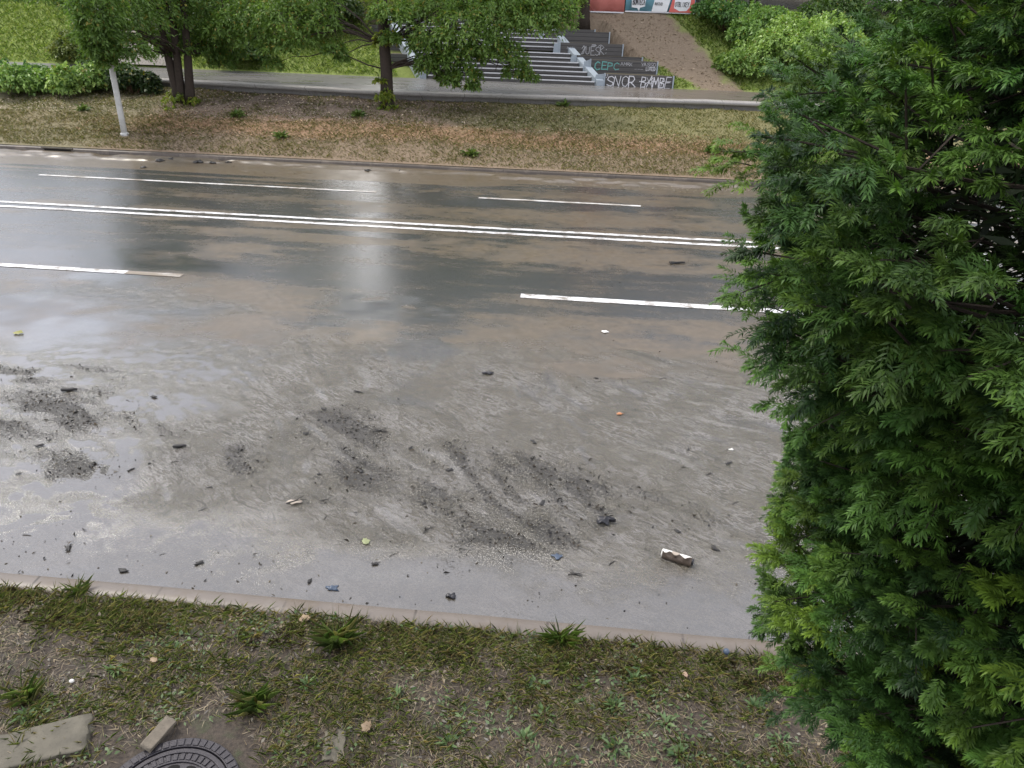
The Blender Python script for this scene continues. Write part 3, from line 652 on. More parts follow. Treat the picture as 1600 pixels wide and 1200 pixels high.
# ---- shrubs
def shrub(px, py, Y_, r, hgt_, label, cA, cB, n=7, L=.13, W=.075, group=None, dens=1.0, name='shrub'):
    c = ony(px, py, Y_); b = np.array([c[0], c[1], float(gz(c[0], c[1]))])
    t = empty(name, b); tag(t, label, 'shrub', group)
    cl = []; mb = MB()
    for i in range(n):
        a = random.random()*2*math.pi; q = random.random()**.5*r; rr = r*(.36+.25*random.random())
        z = (hgt_-rr*.5)*(.35+.65*random.random())*(1-.35*(q/r)**2)
        cl.append((np.array([q*math.cos(a), q*math.sin(a)*.8, z]), rr)); limb(mb, (0.05*math.cos(a), .05*math.sin(a), -.05), cl[-1][0], .02, .006, .1, 4, 5)
    mb.build('stems', M_BARK_L, t, True)
    foliage('leaves', [(c_, r_, dict(nstr=int(120*dens*r_*r_/(.6*.6)*(.13/L))+18, nl=9, L=L, W=W)) for c_, r_ in cl], M_SHRUB, t, colA=cA, colB=cB, yel=.03, droop=.5)
GA, GB = (.08, .18, .045), (.15, .25, .06)
shrub(15, 120, 26.0, 1.0, .95, 'leafy green shrub at the far left edge of the picture', (.035, .10, .03), (.12, .23, .07), 9)
shrub(60, 132, 25.6, 1.0, .85, 'bright green sprawling shrub in front of the dark left-edge bush', GA, (.30, .44, .13), 10)
shrub(115, 128, 25.8, 1.0, .9, 'yellow-green shrub between the left bushes and the pole', GA, (.32, .44, .13), 10)
shrub(155, 120, 26.6, .9, 1.0, 'darker green shrub just behind the pole', (.03, .065, .02), (.09, .15, .04), 9)
shrub(208, 132, 26.2, .7, .7, 'low dark round bush at the end of the path edging', (.018, .04, .014), (.05, .085, .03), 8)
shrub(115, 92, 31.9, .9, 1.1, 'yellowish bush beside the left foot of the grass slope', (.05, .085, .02), (.17, .21, .05), 8)
shrub(372, 95, 32.3, 1.1, 1.3, 'dark green bush at the foot of the slope left of the stairs', (.03, .07, .02), (.09, .16, .04), 10)
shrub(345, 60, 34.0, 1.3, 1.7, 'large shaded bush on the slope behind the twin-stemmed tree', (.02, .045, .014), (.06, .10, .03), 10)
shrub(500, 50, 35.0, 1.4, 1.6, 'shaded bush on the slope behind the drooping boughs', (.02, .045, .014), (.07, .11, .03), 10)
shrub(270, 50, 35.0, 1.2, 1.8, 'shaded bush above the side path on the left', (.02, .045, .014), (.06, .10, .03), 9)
shrub(1130, 45, 36.0, 1.1, 1.5, 'glossy green bush right of the banners', (.04, .10, .03), (.13, .25, .07), 11)
shrub(1195, 60, 35.0, 1.3, 1.5, 'leafy green bush on the right of the dirt track', (.09, .18, .05), (.24, .38, .11), 13)
shrub(1250, 95, 33.4, 1.8, 1.9, 'large bright yellow-green bush beside the yew', (.14, .24, .06), (.33, .47, .14), 18)
shrub(1165, 108, 33.0, .9, .8, 'small yellow-green bush at the edge of the dirt track', (.09, .17, .045), (.24, .36, .10), 9)
shrub(1330, 60, 35.2, 1.6, 2.0, 'green bush rising behind the bright bush at upper right', (.03, .07, .02), (.10, .17, .05), 11)
shrub(1330, 130, 32.6, 1.2, 1.1, 'pale green bush partly hidden by the yew', (.09, .15, .04), (.26, .35, .10), 10)
shrub(1480, 10, 37.0, 2.0, 2.6, 'tall dark bush on the hilltop above the yew', (.03, .07, .02), (.09, .16, .05), 12)
shrub(1560, 30, 37.0, 2.0, 2.4, 'dark bush at the upper right corner behind the yew', (.03, .07, .02), (.09, .16, .05), 12)
shrub(1450, 100, 33.5, 1.5, 1.8, 'bush behind the yew at upper right', (.05, .09, .025), (.14, .2, .05), 10)

# ---- the yew close by on the right
YX, YY = 1.66, 1.42                       # axis of the yew on the verge
def yew_r(z): return np.interp(z, [0, .6, 1.4, 1.95, 2.24, 2.5, 2.72, 3.2, 3.4, 3.6, 3.85, 4.0, 4.2, 4.6, 5.0, 5.4, 5.7], [.25, .42, .52, .60, .76, .93, 1.07, 1.13, 1.16, 1.28, 1.46, 1.49, 1.20, .92, .75, .42, .1])
yew = empty('yew_tree', (YX, YY, float(verge_z(np.array(YX), np.array(YY))))); ybase = np.array(yew.location)
tag(yew, 'tall dense dark green yew filling the right side, close to the camera', 'tree')
mb = MB()
for k in range(5):
    a = k*1.3; limb(mb, (.06*math.cos(a), .06*math.sin(a), -.15), (.22*math.cos(a), .22*math.sin(a), 4.4+.4*math.sin(3*a)), .06, .015, .02, 8, 8, .05)
mb.build('trunk', M_BARK, yew, True)
cam_az = math.atan2(-YY, -YX)
rng = np.random.default_rng(31)
br = MB()
def build_yew():
    Vs, Fs, Cs = [], [], []; b = 0
    # boughs: clusters of shoots that stand out from the body, with dark gaps between
    for nb, zl, zh, spread, per, fine, rk in ((520, 1.7, 5.1, 1.9, 20, True, 1.0), (330, 1.7, 5.0, 1.9, 9, True, .86), (190, 3.1, 4.6, 1.3, 18, True, .96), (60, .3, 1.7, 3.14, 9, False, 1.0), (110, 1.7, 5.7, 1.35, 9, False, 1.0)):
        zb = zl+(zh-zl)*((np.arange(nb)+.5)/nb); rng.shuffle(zb); th = cam_az+(math.pi if spread == 1.35 else 0)+spread*(2*((np.arange(nb)*.618034) % 1)-1)+.05*rng.standard_normal(nb)
        q = np.stack([np.cos(th), np.sin(th), zb*.9], -1); lump = (vnoise(q, .36, 41)-.5)*.15
        r = yew_r(zb)*rk*(1+lump+.05*rng.standard_normal(nb).clip(-1.2, .6))-.13
        n = nb*per; I = np.repeat(np.arange(nb), per)
        for k in range(nb):
            cz = math.cos(th[k]); sz = math.sin(th[k]); zz_ = zb[k]-ybase[2]; jx, jy, jz = rng.uniform(-.06, .06, 3); br.tube([(cz*r[k]*.72+jx, sz*r[k]*.72+jy, zz_-.10+jz), (cz*r[k]*.86+jx*.4, sz*r[k]*.86+jy*.4, zz_-.05+jz*.3), (cz*r[k], sz*r[k], zz_)], [.004, .0032, .0015], 5, False)
        O = np.stack([np.cos(th), np.sin(th), 0*th], -1)[I]; T = np.stack([-np.sin(th), np.cos(th), 0*th], -1)[I]
        bdir = (O+np.array([0, 0, 1])*rng.uniform(-.1, .55, nb)[I][:, None]+T*rng.uniform(-.5, .5, nb)[I][:, None])
        size = (.75+.55*rng.random(nb))[I]
        along = (rng.random(n)**.7-.75)*.20*size; wide = rng.standard_normal(n)*.050*size; high = rng.standard_normal(n)*.042*size
        P0 = O*(r[I]+0*along)[:, None]+np.array([0, 0, 1.0])*(zb[I]-ybase[2]+high)[:, None]+bdir*along[:, None]+T*wide[:, None]
        P0[:, 2] -= .8*np.maximum(along+.05, 0)**2*4
        dirs = bdir*.9+T*(wide*7)[:, None]+np.array([0, 0, 1.0])*(high*9-.05)[:, None]+rng.standard_normal((n, 3))*.22; dirs /= np.linalg.norm(dirs, axis=1, keepdims=True)
        hue = rng.random(nb)[I]; tone = np.clip(rng.random(nb)[I]**1.5*.80+rng.random(n)*.40, .03, 1)
        mainL = (.036+.036*rng.random(n))*size*(1 if fine else 1.5)
        shoots = [(P0, dirs, mainL)]
        for k in range(1, 4 if fine else 3):
            sg = 1 if k % 2 else -1; f = .12+.2*k; S = P0+dirs*(mainL*f)[:, None]
            sv = np.cross(dirs, [0, 0, 1.0]); sv /= np.linalg.norm(sv, axis=1, keepdims=True)
            D = dirs*.8+sv*sg*(.6+.3*rng.random((n, 1)))+rng.standard_normal((n, 3))*.2; D /= np.linalg.norm(D, axis=1, keepdims=True)
            shoots.append((S, D, mainL*(.75-.08*k)*(.7+.5*rng.random(n))))
        m = 12 if fine else 6; t = (np.arange(m)+.5)/m
        for S, D, L in shoots:
            for row in (0, 1, 2) if fine else (0, 1):
                P = S[:, None]+D[:, None]*(L[:, None]*t)[..., None]; P[..., 2] -= .22*L[:, None]*t**2
                Dd = D[:, None]+np.array([0, 0, -.4])*t[None, :, None]; Dd = Dd/np.linalg.norm(Dd, axis=2, keepdims=True)
                sv = np.cross(Dd, [0, 0, 1.0]); sv /= (np.linalg.norm(sv, axis=2, keepdims=True)+1e-6); upv = np.cross(sv, Dd)
                ph = {0: 0.1, 1: math.pi-.1, 2: math.pi/2}[row]+rng.standard_normal(P.shape[:2])*(.42 if row < 2 else .7)
                ang = (1.05-.55*t[None, :]+.12*rng.standard_normal(P.shape[:2]))[..., None]
                Nd = Dd*np.cos(ang)+(sv*np.cos(ph)[..., None]+upv*np.sin(ph)[..., None])*np.sin(ang)
                ln = .0168*(1-.55*np.abs(t-.45)**1.3)[None, :]*(.8+.4*rng.random(P.shape[:2]))*(1 if fine else 1.5)
                V, Fq = kites(P.reshape(-1, 3), Nd.reshape(-1, 3), upv.reshape(-1, 3)+.25*unit(P.shape[0]*P.shape[1]), ln.ravel(), .0034*(1 if fine else 1.8), .22)
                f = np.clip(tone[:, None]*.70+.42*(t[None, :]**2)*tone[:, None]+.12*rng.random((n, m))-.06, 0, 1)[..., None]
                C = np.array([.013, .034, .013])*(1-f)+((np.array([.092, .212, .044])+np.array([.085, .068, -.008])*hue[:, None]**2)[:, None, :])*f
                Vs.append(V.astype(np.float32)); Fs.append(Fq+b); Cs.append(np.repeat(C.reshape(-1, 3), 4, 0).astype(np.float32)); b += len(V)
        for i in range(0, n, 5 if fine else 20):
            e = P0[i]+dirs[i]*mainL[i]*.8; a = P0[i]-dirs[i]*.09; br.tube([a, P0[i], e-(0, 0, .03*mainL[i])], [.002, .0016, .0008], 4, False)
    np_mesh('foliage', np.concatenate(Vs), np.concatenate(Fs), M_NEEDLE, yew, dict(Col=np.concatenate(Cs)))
build_yew()
br.build('twigs', M_BARK, yew)
# shaded inner boughs fill the heart of the bush
Vs, Fs, Cs = [], [], []; b = 0
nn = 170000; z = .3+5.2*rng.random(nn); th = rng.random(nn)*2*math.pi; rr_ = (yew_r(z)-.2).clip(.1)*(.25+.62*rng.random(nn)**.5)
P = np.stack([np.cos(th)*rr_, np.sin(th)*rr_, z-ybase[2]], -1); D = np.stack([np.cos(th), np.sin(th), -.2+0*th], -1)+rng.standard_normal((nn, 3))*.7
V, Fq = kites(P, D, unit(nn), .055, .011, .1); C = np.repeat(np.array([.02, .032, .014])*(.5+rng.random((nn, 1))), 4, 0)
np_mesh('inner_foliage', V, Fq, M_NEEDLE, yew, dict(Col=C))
# a few dead rusty sprays, a part of their own
zd = rng.uniform(1.95, 3.3, 26); td = cam_az+rng.uniform(-.1, .9, 26); O = np.stack([np.cos(td), np.sin(td), 0*td], -1); P0 = O*(yew_r(zd)-.09)[:, None]; P0[:, 2] = zd-ybase[2]; Pd = np.repeat(P0, 26, 0)+rng.standard_normal((26*26, 3))*.018
V, Fq = kites(Pd, np.repeat(O, 26, 0)+rng.standard_normal(Pd.shape)*.7-(0, 0, .6), unit(len(Pd)), .026, .004, .1)
dd = np_mesh('dead_sprays', V, Fq, M_NEEDLE, yew, dict(Col=np.repeat(np.array([.24, .085, .03])*(.6+.6*rng.random((len(Pd), 1))), 4, 0))); dd['label'] = 'rusty brown dead sprays'

# ---- grass of the near verge
def blades(name, n, xr, yr, L, W, cols, lean, zf, dens=None, flat=0.0, mat=M_GRASS, label=None, clumpy=.5, seed=0):
    x = xr[0]+(xr[1]-xr[0])*rng.random(n); y = yr[0]+(yr[1]-yr[0])*rng.random(n)
    if dens is not None:
        k = rng.random(n) < dens(x, y); x, y = x[k], y[k]; n = len(x)
    P = np.stack([x, y, zf(x, y)-.004], -1); a = rng.random(n)*2*math.pi; le = lean*(.4+rng.random(n))
    D = np.stack([np.cos(a)*le, np.sin(a)*le, np.ones(n)*(1-flat)], -1)
    if flat > .9: D[:, 2] = .12*rng.standard_normal(n)+.1; P[:, 2] += .006+.012*rng.random(n)
    D /= np.linalg.norm(D, axis=1, keepdims=True)
    S = np.stack([-np.sin(a), np.cos(a), 0*a], -1); L = L*(.45+.9*rng.random(n)); W = W*(.7+.6*rng.random(n))
    m = P+D*(L*.55)[:, None]; tip = P+D*L[:, None]+np.stack([np.cos(a), np.sin(a), -.5+0*a], -1)*(L*.28*(1-flat))[:, None]
    V = np.stack([P-S*W[:, None]/2, P+S*W[:, None]/2, m+S*W[:, None]*.42, tip, m-S*W[:, None]*.42], 1).reshape(-1, 3)
    Fq = np.arange(n*5).reshape(-1, 5)
    cols = np.array(cols); w_ = rng.random(n); ci = cols[(rng.random(n)*len(cols)).astype(int)]
    C = ci*(.65+.7*w_[:, None]); return V, Fq, np.repeat(C, 5, 0)
def stuff(name, parts, mat):
    Vs, Fs, Cs = [], [], []; b = 0
    for V, Fq, C in parts: Vs.append(V); Fs.append(Fq+b); Cs.append(C); b += len(V)
    o = np_mesh(name, np.concatenate(Vs), np.concatenate(Fs), mat, attrs=dict(Col=np.concatenate(Cs))); tag(o, kind='stuff'); return o
def clear(x, y):          # bare: manhole, slabs
    d = np.sqrt((x+2.05)**2+(y-2.57)**2); m = ss(.44, .56, d)
    m = m*(1-np.exp(-(((x+1.24)/.10)**2+((y-2.9)/.14)**2)))*(1-.95*np.exp(-(((x+1.9)/.26)**2+((y-3.03)/.09)**2)))*(1-.85*np.exp(-(((x+2.75)/.32)**2+((y-2.86-.35*(x+2.75))/.10)**2)))
    return m
def gdens(x, y): return clear(x, y)*ss(.34, .64, .55*n2(x, y, .38, 51)+.45*n2(x, y, .14, 52)+.12*ss(3.5, 4.1, y))
def ddens(x, y): return clear(x, y)*(.35+.65*ss(.35, .6, n2(x, y, .25, 53)))
XR = (-5.2, 3.6); YR = (1.3, KN0+.02)
GR = [(.15, .20, .055), (.21, .25, .08), (.10, .14, .04), (.32, .31, .15), (.30, .25, .14)]
BRN = [(.19, .15, .10), (.11, .085, .06), (.30, .25, .18), (.065, .05, .036), (.17, .15, .125)]
stuff('grass', [blades('', 72000, XR, YR, .075, .0030, GR, 1.0, verge_z, gdens), blades('', 16000, XR, (3.7, KN0+.12), .07, .0028, GR+[(.10, .075, .05), (.07, .05, .035)], .8, verge_z, lambda x, y: ss(.0, .10, KN0+.02+.16*(n2(x, y*0, .35, 54)-.45)+.06*(n2(x, y*0, .09, 55)-.5)-y)*ss(.3, .6, n2(x, y, .2, 56))),
                blades('', 90000, XR, YR, .06, .0030, BRN+[(.11, .115, .05)], 1.5, verge_z, ddens, flat=.95)], M_GRASS)
# clover and small broad leaves
def broad(n, L, W, zf, xr, yr, cols, dens, lift=.02):
    x = xr[0]+(xr[1]-xr[0])*rng.random(n); y = yr[0]+(yr[1]-yr[0])*rng.random(n); k = rng.random(n) < dens(x, y); x, y = x[k], y[k]; n = len(x)
    P = np.stack([x, y, zf(x, y)+lift*rng.random(n)], -1); D = unit(n); D[:, 2] = .25*rng.random(n); N = np.array([0, 0, 1.0])+.35*rng.standard_normal((n, 3))
    V, Fq = kites(P, D, N, L*(.6+.8*rng.random(n)), W*(.6+.8*rng.random(n)), .15); cols = np.array(cols)
    C = cols[(rng.random(n)*len(cols)).astype(int)]*(.7+.6*rng.random((n, 1))); return V, Fq, np.repeat(C, 4, 0)
stuff('ground_cover', [broad(14000, .036, .018, verge_z, XR, YR, [(.06, .105, .04), (.09, .14, .06), (.12, .17, .085)], lambda x, y: clear(x, y)*ss(.42, .66, n2(x, y, .3, 61)+.30*ss(3.3, 2.4, y)-.05), .03)], M_GRASS)
stuff('leaf_litter', [broad(13000, .034, .015, verge_z, XR, YR, [(.13, .095, .065), (.075, .055, .04), (.21, .175, .13), (.05, .04, .03), (.16, .15, .135)], lambda x, y: clear(x, y)*.8, .015)], M_DEAD)

# ---- litter, thin grass of the embankment and the hill
def emb_z(x, y): return gz(x, y)+(.10*(n2(x, y, .9, 5)-.5)+.06*(n2(x, y, .3, 6)-.5))*ss(KF1, KF1+.5, y)
def hill_z(x, y): return gz(x, y)+(.12*(n2(x, y, .9, 5)-.5)+.08*(n2(x, y, .3, 6)-.5))*ss(PFAR, PFAR+1, y)
inE = lambda x, y: (y < path_near(x)-.05)*1.0
RUST = [(.36, .225, .135), (.27, .17, .105), (.40, .29, .195)]; LITT = [(.40, .33, .26), (.26, .20, .15), (.16, .12, .09), (.46, .40, .33)]
stuff('leaf_litter', [broad(9500, .075, .04, emb_z, (-19, 8), (23.6, 27.2), LITT, lambda x, y: inE(x, y)*(x < -1+2*n2(x, y, .8, 3))*.9, .02),
                      broad(8000, .07, .035, emb_z, (-15, 8), (22.0, 24.2), RUST, lambda x, y: inE(x, y)*ss(.35, .6, n2(x, y, .5, 71)), .02)], M_DEAD)
EG = [(.13, .155, .05), (.21, .20, .085), (.28, .24, .13), (.11, .13, .045)]
stuff('grass', [blades('', 70000, (-19, 8), (20.75, 27.4), .085, .0085, EG, .9, emb_z, lambda x, y: inE(x, y)*ss(.38, .66, .5*n2(x, y, .8, 74)+.5*n2(x, y, .25, 75)+.16*ss(-4, 0, x)+.12*ss(-12, -14, x))),
                blades('', 40000, (-19, 8), (20.75, 23.6), .075, .008, [(.30, .25, .18), (.21, .17, .12), (.18, .17, .09)], 1.2, emb_z, lambda x, y: inE(x, y)*.8)], M_GRASS)
HG = [(.15, .24, .05), (.24, .34, .08), (.32, .38, .12), (.12, .19, .045)]
def by_stairs(x, y): xr = .55-.546*(y-PFAR-.12); return ((x < xr+2.85) & (x > xr-7.9) & (y < 36.5))*1.0
def hd(x, y):
    cx = 5.3-.78*(y-31.5); return (np.abs(x-cx) > .65+.36*(y-31.5)+.6*(n2(x, y, .8, 77)-.4))*(1-by_stairs(x, y))
stuff('grass', [blades('', 90000, (-28, 10), (PFAR+.15, 38.2), .15, .015, HG, .8, hill_z, hd)], M_GRASS)
def trackd(x, y): cx = 5.3-.78*(y-31.5); return (np.abs(x-cx) < .7+.27*(y-31.5))*.9
stuff('leaf_litter', [broad(2600, .09, .05, hill_z, (-3, 9), (PFAR+.2, 38), [(.36, .29, .22), (.22, .165, .12), (.30, .235, .18)], trackd, .02)], M_DEAD)
# low green weeds on the embankment: plants one can point at
def weed(p, r, n, L, W, cA, cB, label, group, name='weed', cat='plant', mat=M_GRASS, zbase=None):
    b = np.array(p, float); t = empty(name, b); tag(t, label, cat, group)
    D = unit(n); D[:, 2] = np.abs(D[:, 2])*.8+.1; P = D*np.array([.35, .35, .25])*r*rng.random((n, 1))
    V, Fq = kites(P, D, np.array([0, 0, 1.0])+.4*rng.standard_normal((n, 3)), L*(.6+.8*rng.random(n)), W*(.7+.6*rng.random(n)), .25)
    f = rng.random((n, 1)); C = np.array(cA)*(1-f)+np.array(cB)*f
    np_mesh('leaves', V, Fq, mat, t, dict(Col=np.repeat(C, 4, 0)))
    st_ = MB()
    for i in range(min(5, n)): st_.tube([(0, 0, -.01), P[i]*.5+(0, 0, .1*r), P[i]+D[i]*L*.5], [.004, .003, .001], 4, False)
    st_.build('stems', M_BARK_L, t); return t
for i, (x, y) in enumerate(((130, 172), (370, 183), (560, 182), (440, 215), (1110, 240), (735, 243), (880, 165))):
    p = spot(x, y); p[2] = emb_z(p[0], p[1]); weed(p, .5, 70, .16, .07, (.05, .10, .025), (.15, .20, .06), 'low green weed patch among dead leaves on the far bank', 'weeds on the far bank')

# tufts of longer grass on the near verge
def tuft(px, py, n, L, label):
    p = onz(px, py, .13); p[2] = float(verge_z(p[0], p[1])); t = empty('grass_tuft', p); tag(t, label, 'grass tuft')
    V, Fq, C = blades('', n, (-.06, .06), (-.05, .05), L*1.15, .0026, [(.15, .24, .06), (.22, .30, .10), (.11, .18, .05), (.26, .26, .12)], .62, lambda x, y: 0*x)
    np_mesh('blades', V, Fq, M_GRASS, t, dict(Col=C))
    V, Fq, C = blades('', n//3, (-.07, .07), (-.06, .06), L*.6, .004, [(.17, .15, .07)], 1.3, lambda x, y: 0*x); np_mesh('dry_blades', V, Fq, M_GRASS, t, dict(Col=C))
tuft(527, 1000, 120, .17, 'bright tall grass tuft in the middle of the near kerb')
tuft(395, 1103, 90, .15, 'green grass tuft right of the manhole and the mud')
tuft(880, 990, 90, .14, 'grass tuft growing over the kerb edge left of the pale leaf')
tuft(120, 910, 50, .10, 'small grass sprout overhanging the kerb at the left')
tuft(40, 1090, 60, .12, 'grass tuft beside the broken slab at the left edge')
for i, (x, y) in enumerate(((180, 1045), (620, 1090), (840, 1070), (960, 1105), (1040, 1130), (700, 1160), (990, 1060), (820, 1160), (1180, 1100), (1060, 1180), (480, 1070), (40, 1120), (960, 1170), (1220, 1160), (850, 1120), )):
    p = onz(x, y, .13); p[2] = float(verge_z(p[0], p[1])); weed(p, .12, 22, .06, .022, (.07, .13, .05), (.15, .22, .10), 'small broad-leaved green weed on the muddy verge', 'weeds on the near verge')

# ================================================================== THINGS
# ---- pale pole on the far bank
pb = spot(195, 211); pl = empty('street_pole', pb); tag(pl, 'pale grey upright pole on the far bank, leaves hiding its top', 'pole')
MB().tube([(0, 0, -.3), (0, 0, .6), (0, 0, 3), (0, 0, 6.8)], [.085, .083, .072, .052], 16).build('shaft', M_POLE, pl, True)
MB().tube([(0, 0, -.05), (0, 0, .05), (0, 0, .07)], [.12, .12, .09], 16).build('base_collar', M_POLE, pl, True)
MB().tube([(0, 0, 6.8), (0, 0, 6.84), (0, 0, 6.87)], [.06, .06, .02], 12).build('cap', M_POLE, pl, True)
MB().tube([(0, 0, 2.25), (0, 0, 2.31)], [.079, .079], 16).build('clamp_band', M_STEEL, pl, True)

# ---- stairs
S0 = ony(931, 134, PFAR+.12); stx0 = ony(668, 126, PFAR+.12)[0]
stair = empty('staircase', (S0[0], PFAR+.12, PZ)); tag(stair, 'wide flight of dark plank steps with pale metal nosings climbing the hill', 'staircase')
sx = stx0-S0[0]; RIS, TRD, SH = .142, .335, -.183
for i in range(17):
    x0, x1 = sx+SH*i, SH*i; y0 = TRD*i+(.35 if i > 6 else 0); z1 = RIS*(i+1)+(.05 if i > 6 else 0)
    if i == 0: x1 -= .05
    stp = MB().box(((x0+x1)/2, y0+TRD/2+.02, z1-RIS/2-.02), (x1-x0, TRD+.04, RIS-.004)).build('step', M_PLANK, stair)
    MB().box(((x0+x1)/2, y0+.012, z1-.014), (x1-x0-.02, .06, .036)).build('nosing', M_NOSE, stp)
    if i == 6: MB().box(((x0+x1)/2+SH*.5, y0+TRD+.21, z1-RIS/2-.02), (x1-x0, .30, RIS-.004)).build('landing', M_PLANK, stair)
def stringer(xa):
    n = 17; m = MB(); a = np.array([xa+.16, -.08, 0.0]); b = np.array([xa+.16+SH*n, TRD*n+.35, RIS*n+.05]); w_ = .26; h = .20
    pts = []
    for p in (a, b): pts += [p+(-w_/2, 0, -.25), p+(w_/2, 0, -.25), p+(w_/2, 0, h), p+(-w_/2, 0, h)]
    m.poly(pts, [(0, 1, 2, 3), (4, 7, 6, 5), (0, 4, 5, 1), (1, 5, 6, 2), (2, 6, 7, 3), (3, 7, 4, 0)]); m.build('stringer', M_STEEL, stair)
stringer(0.0); stringer(sx-.32)

# ---- plank retaining walls stepping up beside the stairs, with their graffiti
LET = {'S': [[(.95, .85), (.6, 1), (.15, .9), (.05, .65), (.4, .5), (.85, .4), (.9, .15), (.5, 0), (.0, .12)]], 'N': [[(0, 0), (.12, 1), (.8, 0), (.95, 1)]],
       'O': [[(.5, 1), (.12, .8), (.0, .4), (.2, .05), (.6, 0), (.95, .3), (.9, .8), (.5, 1)]], 'R': [[(.1, 0), (.1, 1), (.7, 1), (.9, .75), (.6, .5), (.1, .45)], [(.4, .46), (1.25, -.05)]],
       'B': [[(.1, 0), (.1, 1), (.7, .95), (.75, .65), (.1, .52), (.85, .4), (.8, .05), (.1, 0)]], 'A': [[(0, 0), (.45, 1), (.95, 0)], [(.2, .4), (.8, .4)]],
       'M': [[(0, 0), (.15, 1), (.5, .3), (.85, 1), (1, 0)]], 'D': [[(.1, 0), (.1, 1), (.7, .85), (.9, .45), (.6, .05), (.1, 0)]], 'E': [[(.9, 1), (.1, 1), (.1, 0), (.95, 0)], [(.1, .5), (.75, .52)]],
       'C': [[(.9, .85), (.5, 1), (.1, .75), (.05, .3), (.4, 0), (.95, .12)]], 'P': [[(.1, 0), (.1, 1), (.8, .95), (.85, .6), (.1, .5)]], 'Q': [[(.5, .95), (.1, .6), (.3, .2), (.8, .3), (.85, .8), (.5, .95)], [(.6, .3), (1, -.1)]],
       'U': [[(0, 1), (.05, .2), (.4, 0), (.8, .2), (.9, 1)]], 'K': [[(.1, 1), (.1, 0)], [(.9, .9), (.12, .5), (1.1, .05)]], 'W': [[(0, 1), (.2, 0), (.5, .7), (.75, 0), (1, 1)]], 'T': [[(.0, 1), (1, 1)], [(.5, 1), (.5, 0)]],
       'Y': [[(0, 1), (.5, .5), (1, 1)], [(.5, .5), (.45, 0)]], 'X': [[(0, 1), (1, 0)], [(0, 0), (1, 1)]], 'I': [[(.5, 0), (.5, 1)]], ':': [[(.4, .2), (.5, .25)], [(.45, .7), (.55, .72)]], '-': [[(.1, .5), (.9, .5)]], 'L': [[(.1, 1), (.1, 0), (.9, 0)]],
       '2': [[(.0, .7), (.3, 1), (.6, .75), (.1, .0), (.5, .1), (.7, .9)]], "'": [[(.5, 1), (.45, .7)]]}
def write(mb, txt, x0, x1, z0, z1, y, w_, slant=0.0, messy=0.0):
    cw = (x1-x0)/len(txt); Z0, Z1 = z0, z1
    for i, ch in enumerate(txt):
        z0 = Z0+messy*(Z1-Z0)*(random.random()-.5)*.35; z1 = Z1+messy*(Z1-Z0)*(random.random()-.5)*.35; jx = messy*cw*(random.random()-.5)*.4; sl_ = slant+messy*(random.random()-.5)*.5; slant, keep = sl_, slant
        for pl_ in LET.get(ch, []):
            mb.ribbon([(x0+jx+cw*i+cw*.84*q[0]*(1+.3*messy)+slant*q[1]*(z1-z0)+messy*.02*(random.random()-.5), z0+(z1-z0)*q[1]+messy*.03*(random.random()-.5)) for q in pl_], y, w_*(.8+.4*random.random()))
        slant = keep
def plank_wall(px0, px1, ptop, Y_, label, plate=0, tags=(), zb=None, post='right', nxt=.9):
    a = ony(px0, ptop, Y_); b = ony(px1, ptop, Y_); zt = (a[2]+b[2])/2; zb = float(gz(b[0], Y_))-.12 if zb is None else zb
    o = np.array([(a[0]+b[0])/2, Y_, zb]); t = empty('plank_wall', o); tag(t, label, 'retaining wall', 'plank walls beside the stairs')
    x0, x1 = a[0]-o[0], b[0]-o[0]; H = zt-zb
    MB().box(((x0+x1)/2, .03, H/2), (x1-x0, .06, H)).build('plank_panel', M_PLANK, t)
    MB().box(((x0+x1)/2, .06+nxt/2, H/2-.03), (x1-x0, nxt, H)).build('planting_soil', M_SOIL, t)
    if post in ('right', 'both'): MB().box((x1+.025, .01, H/2+.01), (.05, .10, H+.02)).build('end_post', M_STEEL, t)
    if post in ('left', 'both'): MB().box((x0-.025, .01, H/2+.01), (.05, .10, H+.02)).build('end_post', M_STEEL, t)
    if plate:
        pw = plate*.026
        MB().prism([(x0-.05-pw, 0), (x0-.05, 0), (x0-.05, H), (x0-.05-pw*.75, H*.92)] if plate > 0 else [(x1+.05, 0), (x1+.05-pw, 0), (x1+.05-pw*.75, H*.92), (x1+.05, H)], .0, .05).build('side_plate', M_STEEL, t)
    for (txt, u0, u1, v0, v1, w_, mt, sl) in tags:
        m = MB(); write(m, txt, x0+(x1-x0)*u0, x0+(x1-x0)*u1, H-(zt-ZB(Y_, zt))*(1-v0), H-(zt-ZB(Y_, zt))*(1-v1), -.001, w_, sl, .45); m.build('graffiti', mt, t)
    return t
M_SOIL = simple('terrace_soil', (.10, .085, .05), .9, .5, 10)
ZB = lambda Y_, zt: zt-.50
plank_wall(946, 1052, 117.5, PFAR+.15, 'lowest plank wall by the stairs, sprayed SNOR in large white letters', 16, (("SNOR", .03, .46, .12, .86, .030, M_PAINT_W, .06), ("BAMBE", .52, .98, .15, .92, .026, M_PAINT_W, .10), ("-X-I-", .50, .97, .30, .85, .018, M_PAINT_W, .20), ("'-'", -.0, .04, .5, 1, .02, M_PAINT_W, 0)), zb=PZ-.05, post='both')
plank_wall(924, 1027, 95, 32.55, 'plank wall with teal graffiti and small grey tags, second from the bottom', 12, (("CEPC", .06, .43, .30, .86, .034, M_PAINT_T, .05), ("AMRX", .45, .63, .66, .86, .016, M_PAINT_G, .03), ("YASSO", .76, .99, .66, .90, .018, M_PAINT_G, .03), ("LUTED", .84, .99, .36, .60, .018, M_PAINT_W, 0), ("---", .66, .80, .36, .48, .010, M_PAINT_G, 0)), post='both')
